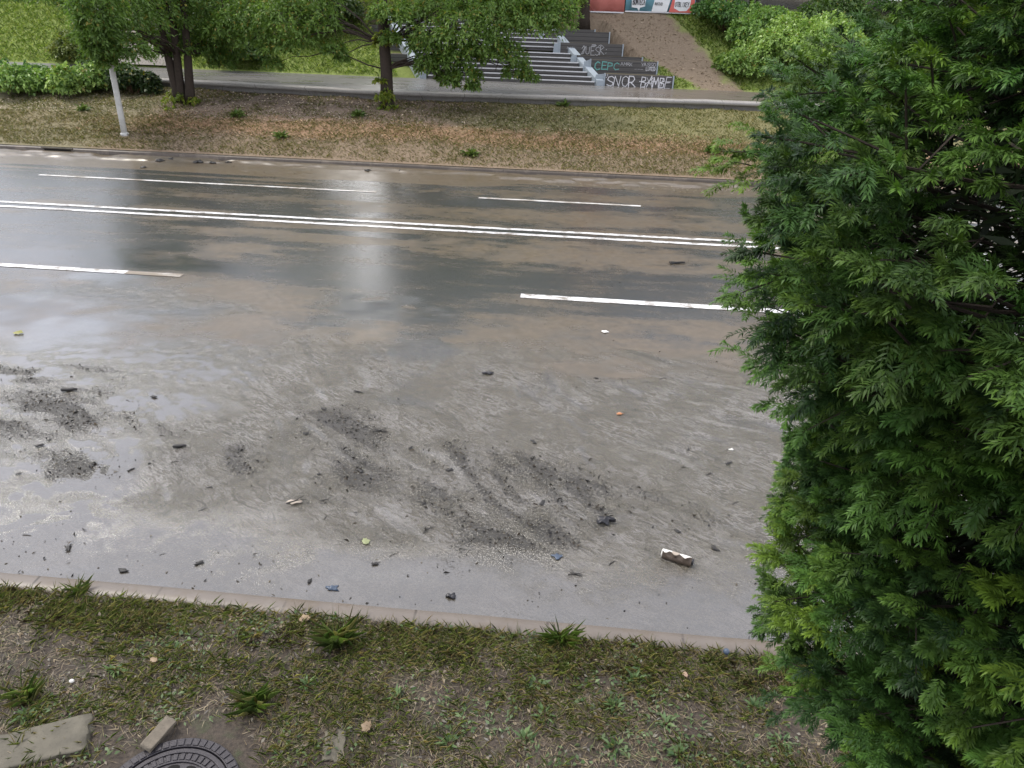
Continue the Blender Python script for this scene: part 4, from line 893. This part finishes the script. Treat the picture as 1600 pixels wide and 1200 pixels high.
plank_wall(901, 1003, 88, 33.25, 'low unpainted plank wall just above the teal graffiti', 9, (), post='both', nxt=.7)
plank_wall(876, 973, 68, 34.0, 'plank wall scrawled with a long white tag ending in two dots', 11, (("2UESK:", .34, .78, .18, .78, .026, M_PAINT_G, .03), ("BA", .50, .70, .80, .94, .014, M_PAINT_G, 0), ("NI", .10, .24, .5, .7, .014, M_PAINT_G, 0)), post='both', nxt=.9)
plank_wall(852, 952, 49, 35.0, 'plain plank wall second from the top, half behind leaves', 9, (), nxt=.8)
plank_wall(836, 929, 45, 35.85, 'topmost plank wall, only its rim showing', 8, (), nxt=.8)
plank_wall(606, 645, 84.5, 33.2, 'short plank wall left of the stairs behind the tree trunk', 0, (), post='left')
plank_wall(592, 634, 62, 34.4, 'upper plank wall on the left side of the stairs', 0, (), post='left')
plank_wall(572, 622, 40, 35.6, 'highest left plank wall, half in the leaves', 0, (), post='left')

# ---- banners on the hilltop
def ban_mat(name, c, c2): 
    t = NT(name); n = t.noise(1.5, 5, .6); return t.pbr(t.mix(n, c, c2), .38, t.bump(n, .6, .08), 0, .5)
def banner(px0, px1, pyb, Y_, H, label, segs, words):
    a = ony(px0, pyb, Y_); b = ony(px1, pyb, Y_); o = np.array([(a[0]+b[0])/2, Y_, (a[2]+b[2])/2]); t = empty('banner', o); tag(t, label, 'banner')
    x0, x1 = a[0]-o[0], b[0]-o[0]; W_ = x1-x0
    n = 40; xs = np.linspace(x0, x1, n); V = []
    for x in xs:
        y = .035*math.sin(x*4.1)+.02*math.sin(x*9+1)
        V += [(x, y, 0), (x, y*1.3-.02, H/2), (x, y, H)]
    sh = np_mesh('sheet', V, grid_faces(n, 3), segs[0][2], t, smooth=True); m_ = sh.modifiers.new('thick', 'SOLIDIFY'); m_.thickness = .006; m_.offset = 1
    for k_, (pts, mt) in enumerate(segs[1:]):
        MB().prism([(x0+W_*u, H*v) for u, v in pts], -.075-.004*k_, -.06-.0005*k_).build('printed_shape', mt, t)
    for (txt, u0, u1, v0, v1, w_) in words:
        m = MB(); write(m, txt, x0+W_*u0, x0+W_*u1, H*v0, H*v1, -.092, w_, .02); m.build('lettering', M_DKTXT, t)
    fr = MB()
    for x in (x0-.03, x1+.03): fr.tube([(x, .06, -.4), (x, .06, H+.1)], [.03, .03], 8)
    fr.tube([(x0-.03, .06, H+.02), (x1+.03, .06, H+.02)], [.02, .02], 8)
    fr.build('frame', M_BARK, t)
    MB().box(((x0+x1)/2, -.05, -.02), (W_, .02, .05)).build('hem_bar', M_PAINT_W, t)
M_DKTXT = simple('print_black', (.03, .03, .035), .5, .1, 9, .3, 0); M_PINK = ban_mat('pink_print', (.62, .17, .15), (.74, .30, .26)); M_TEALB = ban_mat('blue_print', (.16, .38, .48), (.22, .46, .56))
M_WHB = ban_mat('white_print', (.70, .72, .72), (.82, .82, .82)); M_REDB = ban_mat('red_print', (.58, .10, .08), (.66, .15, .12)); M_TEAL2 = ban_mat('teal_print', (.10, .36, .40), (.14, .42, .46))
banner(915, 975, 18, 37.2, 1.6, 'salmon pink banner along the hilltop left of the printed one', [(0, 0, M_PINK)], ())
banner(976.5, 1085, 18.5, 37.2, 1.6, 'blue, white and red printed banner with speech bubbles on the hilltop', [(0, 0, M_TEALB),
   ([(.09, .09), (.17, .075), (.20, .0), (.21, .085), (.28, .12), (.30, .75), (.07, .75)], M_WHB), ([(.38, .0), (.60, .0), (.72, .95), (.48, .95)], M_WHB), ([(.63, .0), (.985, .0), (.985, .95), (.74, .95)], M_REDB),
   ([(.70, .10), (.78, .03), (.88, .04), (.92, .13), (.93, .30), (.86, .40), (.76, .42), (.70, .32)], M_WHB)],
   (("BOMTECA", .10, .28, .16, .29, .022), ("NATUO", .42, .53, .16, .23, .012), ("OTBLIXEY", .71, .91, .14, .25, .018)))

# ---- manhole cover in its ring
def disc_ring(r0_, r1, z0, z1, n=72):
    m = MB(); pts = []
    for k in range(n):
        a = 2*math.pi*k/n; c, s = math.cos(a), math.sin(a); pts += [(r0_*c, r0_*s, z0), (r1*c, r1*s, z0), (r1*c, r1*s, z1), (r0_*c, r0_*s, z1)]
    f = []
    for k in range(n):
        i, j = 4*k, 4*((k+1) % n); f += [(i, j, j+1, i+1), (i+1, j+1, j+2, i+2), (i+2, j+2, j+3, i+3), (i+3, j+3, j, i)]
    m.poly(pts, f); return m
M_MUDC = simple('muddy_collar', (.095, .08, .066), .55, .4, 9, .4, .8)
MHC = (-2.055, 2.53, .125)
mc = empty('manhole_cover', MHC, .3); tag(mc, 'dark cast iron manhole cover with slots and raised ribs', 'manhole cover')
fr = disc_ring(.335, .395, -.12, .034).build('rim', M_IRON, mc, bevel=.004)
pl_ = MB(); n = 72
pl_.poly([(.331*math.cos(2*math.pi*k/n), .331*math.sin(2*math.pi*k/n), .018) for k in range(n)]+[(.331*math.cos(2*math.pi*k/n), .331*math.sin(2*math.pi*k/n), -.04) for k in range(n)], [tuple(range(n))]+[(k+n, (k+1) % n+n, (k+1) % n, k) for k in range(n)])
pl_.build('plate', M_IRON, mc)
for r_a, r_b in ((.300, .328), (.238, .250), (.165, .178)): disc_ring(r_a, r_b, .0185, .027).build('raised_ring', M_IRON, mc, bevel=.002)
tread = MB()
for k in range(44):
    a = 2*math.pi*k/44; tread.box((.275*math.cos(a), .275*math.sin(a), .0215), (.042, .026, .008), Matrix.Rotation(a, 3, 'Z'))
tread.build('tread_blocks', M_IRON, mc, bevel=.002)
rim = MB()
for k in range(52):
    a = 2*math.pi*(k+.5)/52; rim.box((.365*math.cos(a), .365*math.sin(a), .0365), (.046, .034, .007), Matrix.Rotation(a, 3, 'Z'))
rim.build('rim_blocks', M_IRON, fr, bevel=.002)
for k in range(12):
    a = 2*math.pi*k/12; s_ = MB(); q = []
    for j in range(14): b_ = 2*math.pi*j/14; q.append((.036*math.cos(b_), .019*math.sin(b_)))
    Rm = Matrix.Rotation(a+math.pi/2, 3, 'Z'); c_ = Vector((.208*math.cos(a), .208*math.sin(a), 0))
    s_.poly([tuple(Rm @ Vector((u, v, .0192))+c_) for u, v in q], [tuple(range(14))]); s_.build('slot', M_HOLE, mc)
lt = MB()
for ch, xx in (('K', -.05), ('M', .03)):
    for p_ in LET[ch]:
        for u, v in zip(p_[:-1], p_[1:]):
            a_, b_ = np.array([xx+u[0]*.06, .08+u[1]*.07]), np.array([xx+v[0]*.06, .08+v[1]*.07]); d_ = b_-a_; lt.box(((a_[0]+b_[0])/2, (a_[1]+b_[1])/2, .022), (np.linalg.norm(d_)+.006, .009, .008), Matrix.Rotation(math.atan2(d_[1], d_[0]), 3, 'Z'))
lt.build('cast_letters', M_IRON, mc)

# ---- weathered board, slabs
def rough_block(name, loc, dims, rz, mat, label, cat, tilt=(0, 0), seed=0, res=10, amp=.12, ball=0.0):
    t = empty(name, loc, rz); tag(t, label, cat)
    import bmesh
    bm = bmesh.new(); bmesh.ops.create_cube(bm, size=1); bmesh.ops.subdivide_edges(bm, edges=bm.edges[:], cuts=res, use_grid_fill=True)
    P = np.array([v.co[:] for v in bm.verts]); nv = np.stack([vnoise(P+3.1*seed, .22, 90+i)-.5 for i in range(3)], -1)+.5*np.stack([vnoise(P+3.1*seed, .08, 95+i)-.5 for i in range(3)], -1)
    P = P*(1-ball)+ball*.5*P/(np.linalg.norm(P, axis=1, keepdims=True)+1e-9)
    P = P*(1-.10*(np.abs(P)**6).sum(1, keepdims=True)*8*.3)
    P = P+nv*amp*np.array([.5, .8, .8]); P = P*np.array(dims)
    for v, p in zip(bm.verts, P): v.co = p
    me = bpy.data.meshes.new('body'); bm.to_mesh(me); bm.free(); o = link('body', me, mat, t, True); o.rotation_euler = (tilt[0], tilt[1], 0); return t
p0, p1 = onz(228, 1165, .2), onz(266, 1125, .2); pc = (p0+p1)/2
rough_block('wood_board', (pc[0], pc[1], .19), (np.linalg.norm(p1-p0)+.02, .075, .03), math.atan2(p1[1]-p0[1], p1[0]-p0[0]), M_WOODGREY, 'short weathered wooden board lying against the manhole rim', 'board', (.25, -.05), 1, 12, .10)
pc = onz(522, 1165, .13); rough_block('concrete_slab', (pc[0], pc[1], .10), (.13, .22, .07), .2, M_CONC_D, 'small broken concrete block sunk in the verge right of the manhole', 'concrete block', (0, 0), 2, 12, .15)
pc = onz(60, 1155, .13); rough_block('concrete_slab', (pc[0]-.10, pc[1]-.10, .10), (.85, .26, .13), .42, M_CONC_D, 'long broken concrete edging at the lower left corner', 'concrete edging', (0, 0), 3, 14, .16)
pc = onz(345, 1138, .12); rough_block('concrete_slab', (pc[0], pc[1], .085), (.42, .12, .07), -.05, M_CONC_D, 'mud-covered flat slab behind the manhole cover', 'concrete slab', (0, 0), 4, 14, .10)
pc = onz(440, 1150, .12); rough_block('concrete_slab', (pc[0], pc[1], .10), (.10, .12, .05), .8, M_CONC_D, 'small pale stone chunk right of the manhole cover', 'stone', (0, 0), 5, 10, .22)

# ---- things lying on the road
def crumple(name, px, py, size, mat, label, cat, z=0.0, group=None, hk=.35, seed=None, rz=None, asp=1.0):
    p = onz(px, py, z); t = empty(name, (p[0], p[1], z), random.random()*6 if rz is None else rz); tag(t, label, cat, group)
    n = 9; u = np.linspace(-1, 1, n); U, W_ = np.meshgrid(u, u, indexing='ij'); sd = seed or random.randint(1, 9999)
    rr = 1+.9*(n2(U*1.1+sd, W_*1.1, .55, sd % 97)-.5)*2
    k = 1-.28*(U**2*W_**2)
    Z = hk*size*(n2(U+sd*.37, W_, .45, sd % 89)*1.2*(1-.75*np.maximum(U**2, W_**2)))
    V = np.stack([U*rr*k*size, W_*rr*k*size*asp, Z+.004], -1).reshape(-1, 3)
    o = np_mesh('body', V, grid_faces(n, n), mat, t); m = o.modifiers.new('t', 'SOLIDIFY'); m.thickness = .004; m.offset = 1; return t
def sticks(name, px, py, L, r, mat, label, cat, rz, group=None, bend=.1, z=0.0, k=1):
    p = onz(px, py, z); t = empty(name, (p[0], p[1], z+r), rz); tag(t, label, cat, group); m = MB()
    for i in range(k):
        a = (random.random()-.5)*1.2 if i else 0; P = []
        for j in range(6):
            q = j/5-.5; P.append((q*L*math.cos(a), q*L*math.sin(a)+bend*L*(q*q*2)*(1 if i % 2 else -1), .2*r*math.sin(j*2)+i*r))
        m.tube(P, [r*.8, r, r*1.05, r*.9, r*.8, r*.5], 7, True, .3)
    m.build('body', mat, t, True); return t
# tube in a sodden wrapper
a, b = onz(1034, 864, .03), onz(1082, 879, .03); c_ = (a+b)/2; rz = math.atan2(b[1]-a[1], b[0]-a[0]); Lb = float(np.linalg.norm(b-a))
t = empty('plastic_bottle', (c_[0], c_[1], .036), rz); tag(t, 'white cylindrical container in a torn dark wrapper on the mud', 'container')
prof = [(-.5, .030), (-.49, .036), (-.2, .038), (.0, .035), (.2, .038), (.38, .038), (.44, .034), (.46, .02)]
MB().tube([(q*Lb, 0, 0) for q, _ in prof], [r_ for _, r_ in prof], 16).build('body', M_WHITEPL, t, True)
MB().tube([(Lb*.46, 0, 0), (Lb*.53, 0, 0)], [.026, .026], 14).build('cap', M_BLACKPL, t, True)
wr = MB(); pts = []; nw = 15
for i in range(nw):
    q = -.46+.94*i/(nw-1)
    for j in range(9):
        th = math.pi*(.80+1.18*j/8)-.35+.2*math.sin(i*1.3); r_ = .0415+.006*random.random()+(.03*random.random() if j in (0,) else 0)+(.02*random.random() if j == 8 else 0)
        pts.append((q*Lb, r_*math.cos(th), max(r_*math.sin(th), -.034)))
wr.poly(pts, [(i*9+j, i*9+j+1, (i+1)*9+j+1, (i+1)*9+j) for i in range(nw-1) for j in range(8)])
wo_ = wr.build('wrapper', M_BROWNPL, t); s_ = wo_.modifiers.new('t', 'SOLIDIFY'); s_.thickness = .003
band = MB().tube([(-.18*Lb, 0, 0), (.06*Lb, 0, 0)], [.0388, .0388], 16, False); band.build('label_band', M_CARD, t, True)
crumple('plastic_scrap', 945, 519, .045, M_WHITEPL, 'bright white scrap of plastic on the wet road below the broken lane line', 'litter', .002, None, .5, 5, .3, .6)
crumple('plastic_bag', 946, 816, .07, M_BLACKPL, 'crumpled black bag standing on the mud above the white container', 'litter', .004, None, 1.3, 11, .4, .55)
crumple('rag', 762, 584, .06, M_BLACKPL, 'small black crumpled rag alone on the road centre', 'litter', .004, None, .8, 14, .2, .5)
crumple('rag', 706, 933, .032, M_BLACKPL, 'tiny black lump in the gutter beside the near kerb', 'litter', .002, None, 1.0, 15, .2, .7)
crumple('plastic_scrap', 519, 921, .05, M_BLUEPL, 'dull blue scrap of plastic against the near kerb', 'litter', .004, None, .6, 16, .2, .6)
crumple('plastic_scrap', 871, 871, .04, M_BLUEPL, 'flat slate blue scrap left of the white container', 'litter', .004, None, .2, 17, .2, .9)
crumple('card_piece', 460, 785, .06, M_CARD, 'pale soggy piece of card with a dark twig over it', 'litter', .002, None, .25, 18, .5, .5)
crumple('plastic_scrap', 968, 647, .035, simple('orange_scrap', (.45, .2, .09), .5, .2), 'small orange brown scrap on the rippled mud', 'litter', .002, None, .3, 23, .5, .6)
crumple('plastic_scrap', 1142, 703, .025, M_WHITEPL, 'tiny white scrap near the yew', 'litter', .002, None, .4, 24, .5, .6)
sticks('wood_chunk', 109, 611, .17, .022, M_DEBRIS, 'dark piece of wood on the wet mud at far left', 'wood', .25, None, .08)
sticks('wood_chunk', 281, 699, .13, .018, M_DEBRIS, 'dark wood piece beside the left mud bank', 'wood', .3, None, .05)
sticks('wood_chunk', 462, 783, .18, .005, M_DEBRIS, 'thin dark twig lying across the soggy card', 'twig', .55, None, .2, .03, 2)
sticks('twig', 595, 674, .16, .004, M_DEBRIS, 'tangle of black twigs right of the left puddle', 'twig', .1, None, .1, .004, 4)
sticks('twig', 900, 898, .12, .003, M_DEBRIS, 'curled black twig in the smooth mud below the debris', 'twig', -.3, None, .4, .004, 4)
sticks('twig', 668, 827, .14, .004, M_DEBRIS, 'thin curved stalk left of the lower debris patch', 'twig', .9, None, .3, .004, 1)
sticks('twig', 560, 613, .12, .005, M_DEBRIS, 'flat dark twig near the top of the mud fan', 'twig', .05, None, .1, .004, 3)
sticks('twig', 1058, 412, .3, .014, M_DEBRIS, 'dark stick on the far side of the lane line', 'twig', .3, None, .1, .004, 2)
for (x, y) in ((507, 640), (620, 625), (480, 680), (700, 735), (720, 790), (790, 770), (845, 785), (560, 735), (500, 740), (640, 700), (1140, 723), (1075, 705), (930, 590), (30, 740), (205, 735), (60, 700), (140, 575), (20, 575), (75, 690), (660, 790), (1060, 828), (1120, 860), (240, 620), (830, 690), (330, 760), (310, 880), (105, 858), (590, 880), (480, 910), (190, 890)):
    crumple('debris_scrap', x+random.uniform(-4, 4), y+random.uniform(-3, 3), random.uniform(.014, .036), M_DEBRIS, 'small dark sodden scrap lying in the mud', 'debris', .004, 'dark scraps scattered over the mud', random.uniform(.25, .6), None, None, random.uniform(.25, .6))
for k in range(26):
    x, y = random.uniform(40, 1180), random.uniform(590, 900)
    sticks('twig', x, y, random.uniform(.04, .10), random.uniform(.0018, .0035), M_DEBRIS, 'short black twig lying in the mud', 'twig', random.uniform(-1, 1), 'twigs scattered over the mud', .15, .003, random.choice((1, 1, 2)))
for (x, y) in ((250, 252), (310, 254), (332, 255), (357, 254), (371, 252), (225, 262), (270, 250), (626, 268), (575, 267)):
    crumple('debris_scrap', x, y, random.uniform(.06, .10), M_DEBRIS, 'dark clod washed up along the far kerb', 'debris', .002, 'clods along the far kerb', .8)
# specks nobody could count
nf = 27000; ii = rng.integers(0, NX, nf*6); jj = rng.integers(0, NY, nf*6); w_ = (dmask**1.5+.035*near*(.3+ss(-.5, 1, rill+mid))+.010)[ii, jj]; kk = rng.random(nf*6) < w_*.6; ii, jj = ii[kk][:nf], jj[kk][:nf]; m_ = len(ii)
P = np.stack([gx[ii]+DX*rng.random(m_), gy[jj]+DX*rng.random(m_), hgt[ii, jj]+.002], -1); D = unit(m_); D[:, 2] = .3*rng.random(m_); N = np.array([0, 0, 1.0])+.5*rng.standard_normal((m_, 3))
V, Fq = kites(P, D, N, .010+.034*rng.random(m_)**2, .004+.012*rng.random(m_), .2)
pal = np.array([(.015, .014, .013), (.03, .025, .02), (.05, .04, .03), (.02, .02, .024), (.10, .085, .065)]); C = pal[rng.integers(0, 5, m_)]; wv = rng.random(m_) < .004; C[wv] = (.6, .58, .54)
nb_ = 9000; wq = (dmask**2)[np.s_[:], np.s_[:]]; ii = rng.integers(0, NX, nb_*12); jj = rng.integers(0, NY, nb_*12); kk = rng.random(nb_*12) < wq[ii, jj]*.9; ii, jj = ii[kk][:nb_], jj[kk][:nb_]; m_ = len(ii)
P = np.stack([gx[ii]+DX*rng.random(m_), gy[jj]+DX*rng.random(m_), hgt[ii, jj]+.001+.008*rng.random(m_)], -1); D = unit(m_); D[:, 2] = .55*rng.random(m_)
V2, F2 = kites(P, D, np.array([0, 0, 1.0])+.8*rng.standard_normal((m_, 3)), .018+.045*rng.random(m_)**2, .008+.018*rng.random(m_), .3)
C2 = pal[rng.integers(0, 4, m_)]*(.5+.8*rng.random((m_, 1))); Fq = np.concatenate([Fq, F2+len(V)]); V = np.concatenate([V, V2]); C = np.concatenate([C, C2])
tag(np_mesh('mud_specks', V, Fq, M_SPECK, attrs=dict(Col=np.repeat(C, 4, 0))), kind='stuff')
# gravelly foam of pale bits in front of the far kerb at the right
m_ = 420; xx = rng.uniform(-1.0, 6, m_); P = np.stack([xx, 19.6+.4*rng.standard_normal(m_)*.5+.05*xx, .01+0*xx], -1); D = unit(m_); D[:, 2] = 0
V, Fq = kites(P, D, np.array([0, 0, 1.0])+.1*rng.standard_normal((m_, 3)), .03+.05*rng.random(m_), .03, 0); C = np.array([.30, .27, .23])*(.3+.9*rng.random((m_, 1)))
tag(np_mesh('gravel', V, Fq, M_DEAD, attrs=dict(Col=np.repeat(C, 4, 0))), kind='stuff')
# kerb drain mouth
p = onz(67, 241, .07); t = empty('kerb_drain', (p[0], ROAD1-.012, .02)); tag(t, 'dark kerb drain opening at the far left of the road', 'drain')
MB().box((0, 0, .045), (.75, .03, .09)).build('opening', M_HOLE, t); MB().box((0, .0, .105), (.9, .05, .03)).build('lintel', M_CONC_D, t)

# ---- fallen leaves one can point at
def maple(px, py, size, colr, label, z, group=None, rz=None):
    p = onz(px, py, z); z = float(verge_z(p[0], p[1]))+.035 if p[1] < KN0 else .008
    t = empty('fallen_leaf', (p[0], p[1], z), random.random()*6 if rz is None else rz); tag(t, label, 'leaf', group)
    out = [(0, -.35), (.42, -.42), (.55, -.22), (.95, .0), (.72, .2), (.74, .55), (.46, .55), (.30, .72), (.05, .95), (-.24, .70), (-.46, .52), (-.78, .50), (-.70, .18), (-.88, -.05), (-.52, -.22), (-.38, -.45)]
    V = [(0, .1, .05*size)]+[(x*size*.62, y*size*.62, size*.16*(n2(x*2+px, y*2, .6, 3))) for x, y in out]; n = len(out); V[0] = (0, .06*size, .22*size)
    o = np_mesh('blade', V, [(0, i+1, (i+1) % n+1) for i in range(n)], M_DEAD, t, dict(Col=np.tile(np.array(colr), (n+1, 1))*(.8+.3*rng.random((n+1, 1)))))
    MB().tube([(0, -.12*size, .06*size), (.05*size, -.55*size, .03*size)], [.0016, .0012], 5).build('stalk', M_BARK_L, t)
maple(475, 961, .085, (.27, .20, .135), 'tan maple leaf on the grass below the kerb', .13)
maple(1060, 999, .10, (.30, .36, .14), 'pale green maple leaf at the kerb edge near the yew', .10)
maple(570, 848, .085, (.24, .27, .15), 'pale green leafy scrap stranded on the smooth mud', 0)
maple(28, 522, .13, (.24, .24, .07), 'yellow leaf on the wet road at the far left', 0)
maple(575, 1140, .08, (.20, .145, .095), 'brown leaf beside the small concrete block', .13)
maple(1072, 1053, .045, (.33, .23, .18), 'small pinkish leaf below the pale green maple leaf', .13)
maple(240, 1035, .055, (.26, .19, .13), 'light brown leaf left of the grass tufts', .13)
rough_block('pebble', (*onz(114, 1070, .13)[:2], .165), (.03, .025, .022), .2, M_WHITEPL, 'small round white pebble on the left part of the verge', 'pebble', (0, 0), 7, 9, .25, .9)
rough_block('plastic_ball', (*onz(1134, 1023, .13)[:2], .16), (.045, .045, .045), .2, M_BLUEPL, 'small dark blue ball in the grass near the yew', 'ball', (0, 0), 8, 9, .05, 1.0)
print('BUILT', len(bpy.data.objects), sum(len(o.data.polygons) for o in bpy.data.objects if o.type == 'MESH'))
